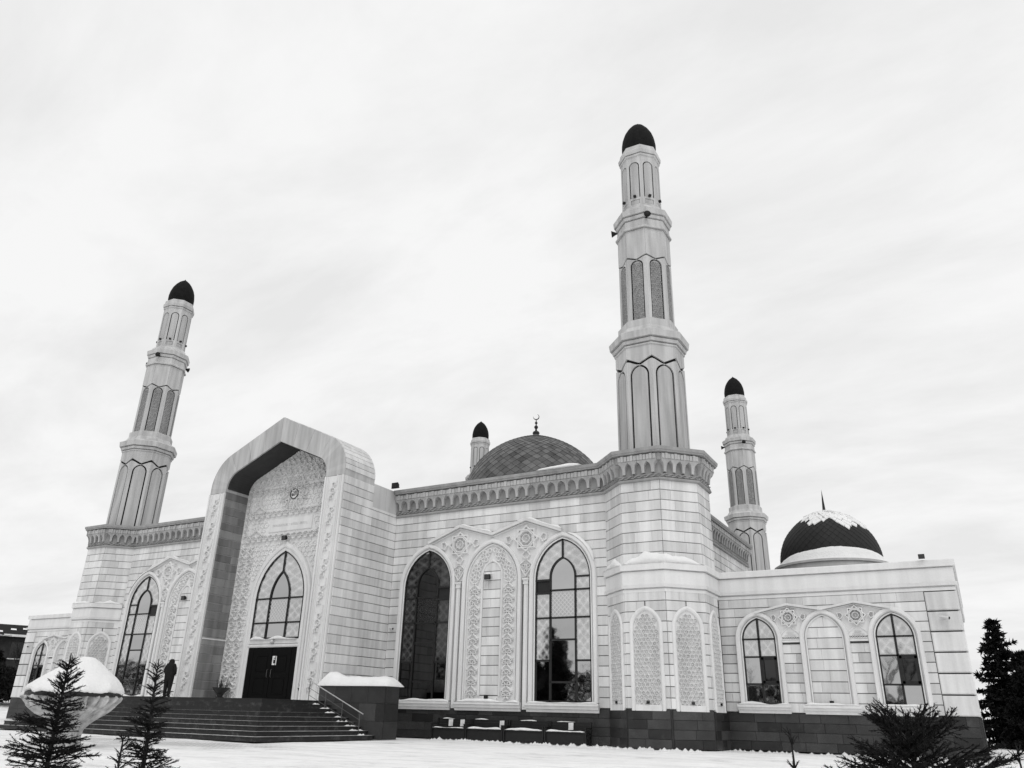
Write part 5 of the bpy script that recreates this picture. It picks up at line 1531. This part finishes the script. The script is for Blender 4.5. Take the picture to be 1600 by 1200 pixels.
# ------------------------------------------------------------------ trees
def needle_twig(mb, p, d, L, rad, nn, rg, nlen):
    """twig of given length clothed in needles"""
    q = p + d * L; up = Vector((0, 0, 1))
    tube(mb, [p, p + d * L * .55 + Vector((0, 0, .02 * L)), q], [rad, rad * .8, rad * .35], 4, cap=False)
    a = d.orthogonal().normalized(); b = d.cross(a)
    for i in range(nn):
        t = rg.random(); o = p + d * L * t; th = rg.uniform(0, 6.283)
        r = (a * math.cos(th) + b * math.sin(th)); n_ = (r * .75 + d * .75).normalized() * nlen * rg.uniform(.7, 1.2)
        s = d.cross(r).normalized() * nlen * .13
        mb.add([o - s, o + s, o + n_], [(0, 1, 2)])
def spruce(x, y, z0, h, w, label, seed, whorls, nb, nlen=.017, lean=(0, 0), dens=1.0, bare_top=0, tilt_up=.35, group='young spruces in front of the camera'):
    rg = random.Random(seed); t = empty('young_spruce', (x, y, z0)); tag(t, label, 'spruce', group)
    tp = Vector((x + lean[0], y + lean[1], z0 + h)); bs = Vector((x, y, z0 - .05))
    mb = MB(); tube(mb, [bs, bs.lerp(tp, .5) + Vector((.01, .01, 0)), tp], [.035 * h / 1.8, .02 * h / 1.8, .004], 7); mb.build('trunk', 'bark', t)
    mb = MB()
    needle_twig(mb, bs.lerp(tp, .82), (tp - bs).normalized(), h * .18, .006, int(70 * dens), rg, nlen)
    for k in range(whorls):
        f = .08 + .86 * (k / (whorls - 1)) ** .95; p = bs.lerp(tp, f); env = w * .5 * ((1 - f) ** .75 + .05)
        m = nb if f < .8 else max(4, nb - 2)
        th0 = rg.uniform(0, 6.28)
        for j in range(m):
            th = th0 + 6.283 * j / m + rg.uniform(-.35, .35); L = max(.07, env * rg.choice((rg.uniform(.45, .9), rg.uniform(.8, 1.4))))
            el = tilt_up * (f - .25) + rg.uniform(-.12, .2) + (.35 if f > .8 else 0)
            d = Vector((math.cos(th) * math.cos(el), math.sin(th) * math.cos(el), math.sin(el)))
            q0 = p + Vector((0, 0, rg.uniform(-.04, .04)))
            needle_twig(mb, q0, d, L, .0055, int(L * 260 * dens), rg, nlen)
            side = d.cross(Vector((0, 0, 1))).normalized()
            ns = int(L / .055)
            for s in range(ns):
                u = .22 + .75 * s / max(1, ns); sg = 1 if s % 2 else -1
                dd = (d * .72 + side * sg * .62 + Vector((0, 0, rg.uniform(-.12, .22)))).normalized()
                l2 = L * (1 - u) * rg.uniform(.45, .8) + .035
                pp = q0 + d * L * u
                needle_twig(mb, pp, dd, l2, .004, int(l2 * 270 * dens), rg, nlen)
                if l2 > .12:
                    for e in (.4, .65):
                        d3 = (dd * .7 - side * sg * .3 + Vector((0, 0, rg.uniform(-.5, .3)))).normalized(); needle_twig(mb, pp + dd * l2 * e, d3, l2 * .45, .003, int(l2 * 90 * dens), rg, nlen)
    mb.build('crown', 'needle', t); return t
spruce(21.29, -21.15, -.40, 1.80, 1.02, 'young spruce at the far left, standing before the wrapped fountain', 3, 28, 9, nlen=.021, dens=1.0)
spruce(21.52, -20.38, -.40, 1.80, .80, 'slender young spruce before the left edge of the portal', 8, 26, 8, lean=(-.06, -.02), nlen=.021, dens=.95)
spruce(22.20, -21.15, -.42, 1.22, .86, 'low young spruce between the two left spruces', 13, 13, 6, dens=.8)
spruce(27.56, -18.94, -.42, 1.44, 2.4, 'broad young spruce before the right wing', 21, 20, 11, nlen=.024, tilt_up=.6, dens=1.0)
spruce(26.78, -19.05, -.40, 1.35, .42, 'thin spruce sapling left of the broad spruce', 34, 8, 4, dens=.9, tilt_up=1.1)
spruce(28.18, -18.9, -.40, 1.28, .60, 'thin spruce sapling right of the broad spruce', 35, 9, 4, dens=.9, tilt_up=1.0)
def conifer(x, y, z0, h, w, label, seed, group, n=5200, size=.5, pine=False):
    rg = random.Random(seed); t = empty('conifer', (x, y, z0)); tag(t, label, 'tree', group)
    mb = MB(); tube(mb, [(x, y, z0 - .2), (x, y, z0 + h * .97)], [.02 * h, .01], 7); mb.build('trunk', 'bark', t)
    mb = MB(); lv = int(h * 3.2)
    per = max(4, n // (lv * 8) // 6)
    for k in range(lv):
        f = .05 + .93 * k / lv; env = w * .5 * ((1 - f) ** .8 + .03); m = 9 if f < .8 else 5; th0 = rg.uniform(0, 6.28)
        for j in range(m):
            th = th0 + 6.283 * j / m + rg.uniform(-.3, .3); L = env * rg.uniform(.6, 1.25); el = rg.uniform(-.25, .15) + .5 * max(0, f - .6)
            d = Vector((math.cos(th) * math.cos(el), math.sin(th) * math.cos(el), math.sin(el))); p = Vector((x, y, z0 + h * f))
            tube(mb, [p, p + d * L], [.03, .008], 3, cap=False)
            c = max(5, int(L / .13))
            for i in range(c):
                o = p + d * L * (i + rg.random()) / c
                for q in range(8):
                    v = Vector((rg.gauss(0, 1), rg.gauss(0, 1), rg.gauss(0, .8))).normalized(); v = (v + d * .7).normalized() * size * rg.uniform(.5, 1)
                    s = v.cross(Vector((rg.gauss(0, 1), rg.gauss(0, 1), rg.gauss(0, 1)))).normalized() * size * .24
                    mb.add([o - s, o + s, o + v], [(0, 1, 2)])
    mb.build('crown', 'needle_far', t); return t
RG_ = 'dark conifers behind the right wing'
conifer(29.25, 25.5, -.1, 6.7, 4.0, 'tall dark conifer right behind the wing corner', 1, RG_, size=.34)
conifer(31.3, 26.5, -.1, 6.0, 4.6, 'dark conifer at the right edge of the picture', 2, RG_, size=.36)
conifer(30.2, 23.6, -.1, 4.9, 3.8, 'lower dark conifer in front of the tall one behind the wing', 3, RG_, size=.34)
conifer(33.6, 29.0, -.1, 7.0, 5.2, 'broad dark conifer farthest right, partly out of view', 4, RG_, size=.36)
conifer(32.2, 22.5, -.1, 4.6, 3.6, 'short dark conifer nearest the right edge', 6, RG_, size=.32)
# hedge closing the view under the conifers
def hedge(name, x0, x1, y, z0, h, label, seed, dens=1.0, dep=1.2):
    rg = random.Random(seed); mb = MB()
    for i in range(int((x1 - x0) * h * 240 * dens)):
        px_, pz = rg.uniform(x0, x1), rg.random(); py_ = y + rg.uniform(-.5, .5) * dep
        top = h * (1 + .2 * nz(px_ * .7, seed))
        o = Vector((px_, py_, z0 + pz * top)); v = Vector((rg.gauss(0, 1), rg.gauss(0, 1), rg.gauss(.4, .7))).normalized() * rg.uniform(.12, .3)
        s = v.cross(Vector((rg.gauss(0, 1), rg.gauss(0, 1), rg.gauss(0, 1)))).normalized() * .05
        mb.add([o - s, o + s, o + v], [(0, 1, 2)])
    return tag(mb.build(name, 'needle_far'), label, 'hedge', kind='stuff')
hedge('hedge', 28.4, 37, 31.5, -.1, 3.0, 'dark hedge under the conifers behind the right wing', 3)
mb = MB(); rg = random.Random(2)
for sx_, sy_, hh in ((28.72, 24.2, .55),):
    sp_ = empty('sapling', (sx_, sy_, -.05)); tag(sp_, 'tiny leafy sapling in the snow beside the right wing corner', 'sapling')
    a = MB(); tube(a, [(sx_, sy_, -.1), (sx_ + .02, sy_, hh)], [.05, .03], 6); a.build('trunk', 'bark', sp_)
    a = MB()
    for i in range(160):
        v = Vector((rg.gauss(0, 1), rg.gauss(0, 1), rg.gauss(0, 1))).normalized(); o_ = Vector((sx_, sy_, hh + .15)) + v * rg.uniform(.05, .38); s_v = v.orthogonal().normalized() * .03
        a.add([o_ - s_v, o_ + s_v, o_ + v * .12], [(0, 1, 2)])
    a.build('crown', 'needle_far', sp_)

# ------------------------------------------------------------------ dark block and trees beyond the left wing
def left_block():
    b = empty('apartment_block', (-62, 24, 1.4)); tag(b, 'dark low apartment block with snowy eaves beyond the left wing', 'building')
    fr = Fr(-58.0, 15.0, 62)     # faces the camera
    mb = MB(); fbox(mb, fr, -26, 24, -10, 0, .8, 7.0); mb.build('wall', 'brick_dark', b)
    mb = MB(); vs = [fr.p(-26.6, .6, 6.95), fr.p(24.6, .6, 6.95), fr.p(24.6, -5, 8.5), fr.p(-26.6, -5, 8.5), fr.p(-26.6, -10.6, 6.95), fr.p(24.6, -10.6, 6.95)]
    mb.add(vs, [(0, 1, 2, 3), (3, 2, 5, 4), (0, 3, 4), (1, 2, 5), (0, 1, 5, 4)]); rf = mb.build('roof', 'roof_dark', b)
    rg = random.Random(6); mb = MB()
    for i in range(60):
        s = rg.uniform(-26, 24); w = rg.uniform(.2, 1.3); fbox(mb, fr, s, s + w, .45, .68, 6.96, 6.97 + rg.uniform(.08, .22))
    for i in range(22):
        s = rg.uniform(-26, 24); t = rg.uniform(.1, .6); w = rg.uniform(.3, .9); d = .6 - 5.6 * t; z = 6.95 + 1.55 * t
        mb.add([fr.p(s, d, z + .05), fr.p(s + w, d, z + .05), fr.p(s + w * .9, d - .5, z + .22), fr.p(s, d - .6, z + .25)], [(0, 1, 2, 3)])
    tag(mb.build('eaves_snow', 'snow', rf), kind='stuff')
    for r, z in ((0, 2.2), (1, 5.0)):
        for i in range(14):
            s = -24 + i * 3.4; mb = MB(); fbox(mb, fr, s, s + 1.5, 0, .03, z, z + 1.5); w = mb.build('window', 'far_pane', b)
            mb = MB(); fbox(mb, fr, s - .08, s + 1.58, 0, .09, z - .12, z - .02); mb.build('window_sill', 'lamp_white', w)
left_block()
LB = 'bare trees and bushes before the apartment block'
def bare_tree(x, y, z0, h, label, seed):
    rg = random.Random(seed); t = empty('bare_tree', (x, y, z0)); tag(t, label, 'tree', LB); mb = MB(); cr = MB()
    def br(p, d, L, r, lv):
        q = p + d * L; tube(mb if lv < 2 else cr, [p, p.lerp(q, .5) + Vector((rg.gauss(0, .04), rg.gauss(0, .04), 0)) * L, q], [r, r * .8, r * .6], 5 if lv < 2 else 3, cap=False)
        if lv >= 4: return
        for k in range(3 if lv < 3 else 4):
            dd = (d + Vector((rg.gauss(0, .5), rg.gauss(0, .5), rg.gauss(.15, .3)))).normalized(); br(p.lerp(q, rg.uniform(.55, 1)), dd, L * rg.uniform(.55, .8), r * .55, lv + 1)
    br(Vector((x, y, z0 - .2)), Vector((0, 0, 1)), h * .38, h * .022, 0)
    mb.build('trunk', 'bark', t); cr.build('crown', 'bark', t)
for i, (k, d) in enumerate(((-13, 5), (-6, 7), (-1.5, 4.5), (3, 6), (8, 5))):
    fr = Fr(-58.0, 15.0, 62); p = fr.p(k, d, 0)
    bare_tree(p[0], p[1], 1.3, 5.4 + (i % 3) * .6, ('first', 'second', 'third', 'fourth', 'fifth')[i] + ' bare tree from the left before the dark apartment block', 40 + i)
def left_bushes():
    fr = Fr(-58.0, 15.0, 62); rg = random.Random(9); mb = MB()
    for i in range(26000):
        s = rg.uniform(-20, 20); d = rg.uniform(8, 10.5); top = 2.6 + 1.1 * nz(s * .35, 3) + .5 * nz(s * 1.4, 8); z = 1.2 + top * rg.random() ** .8
        o = Vector(fr.p(s, d, z)); v = Vector((rg.gauss(0, 1), rg.gauss(0, 1), rg.gauss(.5, .7))).normalized() * rg.uniform(.15, .4); q = v.orthogonal().normalized() * .06
        mb.add([o - q, o + q, o + v], [(0, 1, 2)])
    tag(mb.build('bushes', 'needle_far'), 'dense dark bushes in front of the apartment block', 'bushes', kind='stuff')
left_bushes()
for i, (k, d, h_) in enumerate(((3.2, 6.0, 4.9), (5.6, 7.2, 4.3), (8.4, 6.4, 5.0))):
    fr = Fr(-58.0, 15.0, 62); p = fr.p(k, d, 0)
    conifer(p[0], p[1], 1.2, h_, 3.4, ('left', 'middle', 'right')[i] + ' one of three dark conifers before the apartment block', 90 + i, 'conifers before the apartment block', size=.4)
# ------------------------------------------------------------------ trees across the square, mirrored in the window glass
MG = 'trees across the square, mirrored in the windows'
for i, (x, y, h, w) in enumerate(((-13, -48, 11, 5), (-18, -52, 9, 4.5), (-9.5, -55, 8.5, 4), (-27, -54, 10, 4.4), (-41, -52, 10, 4.2), (-34, -50, 9, 5))):
    conifer(x, y, -.2, h, w, ('tallest', 'second', 'third', 'fourth', 'fifth', 'farthest')[i] + ' conifer across the square, mirrored in the window glass', 60 + i, MG, size=.55)
for i, (x, y, h) in enumerate(((-15.5, -44, 9), (8.2, -48, 10), (20.6, -50, 10))):
    bare_tree(x, y, -.2, h, ('left', 'middle', 'right')[i] + ' bare tree across the square, mirrored in the window glass', 80 + i)
# loose snow along the foot of the walls
mb = MB(); rg = random.Random(12)
for i in range(220):
    t = rg.random()
    if t < .45: x, y = rg.uniform(7.9, 15.4), 3.7 - rg.uniform(0, .25)
    elif t < .7: x, y = rg.uniform(15.5, 19.4), 3.42 - rg.uniform(0, .3) + (max(0, abs(0)) )
    else: x, y = rg.uniform(19.6, 27.6), 6.5 - rg.uniform(0, .35)
    r = rg.uniform(.04, .14); n = 7; z = gz(x, y)
    vs = [(x + r * math.cos(k * 6.283 / n) * rg.uniform(.7, 1.3), y + r * math.sin(k * 6.283 / n) * rg.uniform(.7, 1.3), z - .01) for k in range(n)] + [(x, y, z + r * rg.uniform(.4, .9))]
    mb.add(vs, [(k, (k + 1) % n, n) for k in range(n)])
tag(mb.build('snow_clods', 'snow', smooth=True), 'small clods of snow along the foot of the walls', 'snow', kind='stuff')
# ------------------------------------------------------------------ person at the top of the stairs
def person():
    P = empty('person', (-3.6, -.5, ZL)); tag(P, 'person in a dark hooded coat on the stairs left of the entrance', 'person')
    ang = math.radians(25); ca, sa = math.cos(ang), math.sin(ang)
    # joints: (x forward-right frame: side, front, up)
    J = [(0, 0, .92, .15, .12), (0, .01, 1.10, .16, .13), (0, .0, 1.30, .18, .13), (0, -.02, 1.42, .10, .09), (0, .02, 1.53, .105, .12), (0, .03, 1.63, .07, .085),
         (.17, -.01, 1.37, .075, .07), (.24, -.03, 1.14, .062, .062), (.19, .10, .95, .055, .055), (-.17, -.01, 1.37, .075, .07), (-.24, -.03, 1.14, .062, .062), (-.19, .10, .95, .055, .055),
         (.10, 0, .80, .11, .11), (.10, .02, .46, .075, .075), (.10, -.02, .10, .052, .052), (.11, .12, .045, .045, .04),
         (-.10, .02, .80, .11, .11), (-.11, .06, .46, .075, .075), (-.11, .03, .10, .052, .052), (-.12, .17, .045, .045, .04)]
    E = [(0, 1), (1, 2), (2, 3), (3, 4), (4, 5), (2, 6), (6, 7), (7, 8), (2, 9), (9, 10), (10, 11), (0, 12), (12, 13), (13, 14), (14, 15), (0, 16), (16, 17), (17, 18), (18, 19)]
    me = bpy.data.meshes.new('body')
    me.from_pydata([(x * ca - y * sa - 3.6, x * sa + y * ca - .5, z * 1.0 + ZL) for x, y, z, a, b in J], E, [])
    me.materials.append(MATS['coat']); o = link('body', me, P)
    sk = o.modifiers.new('skin', 'SKIN'); sk.use_smooth_shade = True
    if not me.skin_vertices: me.skin_vertices.new() if hasattr(me.skin_vertices, 'new') else None
    for i, (x, y, z, a, b) in enumerate(J):
        sv = me.skin_vertices[0].data[i]; sv.radius = (a * 1.22, b * 1.25); sv.use_root = (i == 0)
    ss = o.modifiers.new('subsurf', 'SUBSURF'); ss.levels = 2; ss.render_levels = 2
    # face inside the hood opening
    mb = MB(); c = Vector((0, .085, 1.535)); n, k = 12, 8; vs = []
    for i in range(k + 1):
        ph = math.pi * i / k
        for j in range(n):
            th = 2 * math.pi * j / n; x, y, z = .07 * math.sin(ph) * math.cos(th), .065 * math.sin(ph) * math.sin(th), .10 * math.cos(ph)
            if abs(x) < .02 and y > .04 and -.03 < z < .02: y += .02      # nose
            if y > .04 and .01 < z < .035 and .015 < abs(x) < .045: y -= .012   # eye sockets
            x, y, z = x + c.x, y + c.y, z + c.z; vs.append((x * ca - y * sa - 3.6, x * sa + y * ca - .5, z + ZL))
    mb.add(vs, [(i * n + j, i * n + (j + 1) % n, (i + 1) * n + (j + 1) % n, (i + 1) * n + j) for i in range(k) for j in range(n)])
    mb.build('face', 'skin', P, smooth=True)
person()
# far wood across the square, seen mirrored in the glass
def far_wood():
    rg = random.Random(77); mb = MB()
    for i in range(46000):
        x = rg.uniform(-170, 62); top = 6.2 + 2.2 * nz(x * .06, 1) + 1.6 * nz(x * .35, 5) + (2.0 if x < -25 else 0) - (2.2 if x > 2 else 0)
        z = top * rg.random() ** .75; y = -64 + rg.uniform(-3, 3)
        o = Vector((x, y, z)); v = Vector((rg.gauss(0, 1), rg.gauss(0, 1), rg.gauss(.5, .9))).normalized() * rg.uniform(.35, .9); q = v.orthogonal().normalized() * .18
        mb.add([o - q, o + q, o + v], [(0, 1, 2)])
    tag(mb.build('far_wood', 'needle_far'), 'dark wood across the square, mirrored along the foot of the windows', 'wood', kind='stuff')
far_wood()
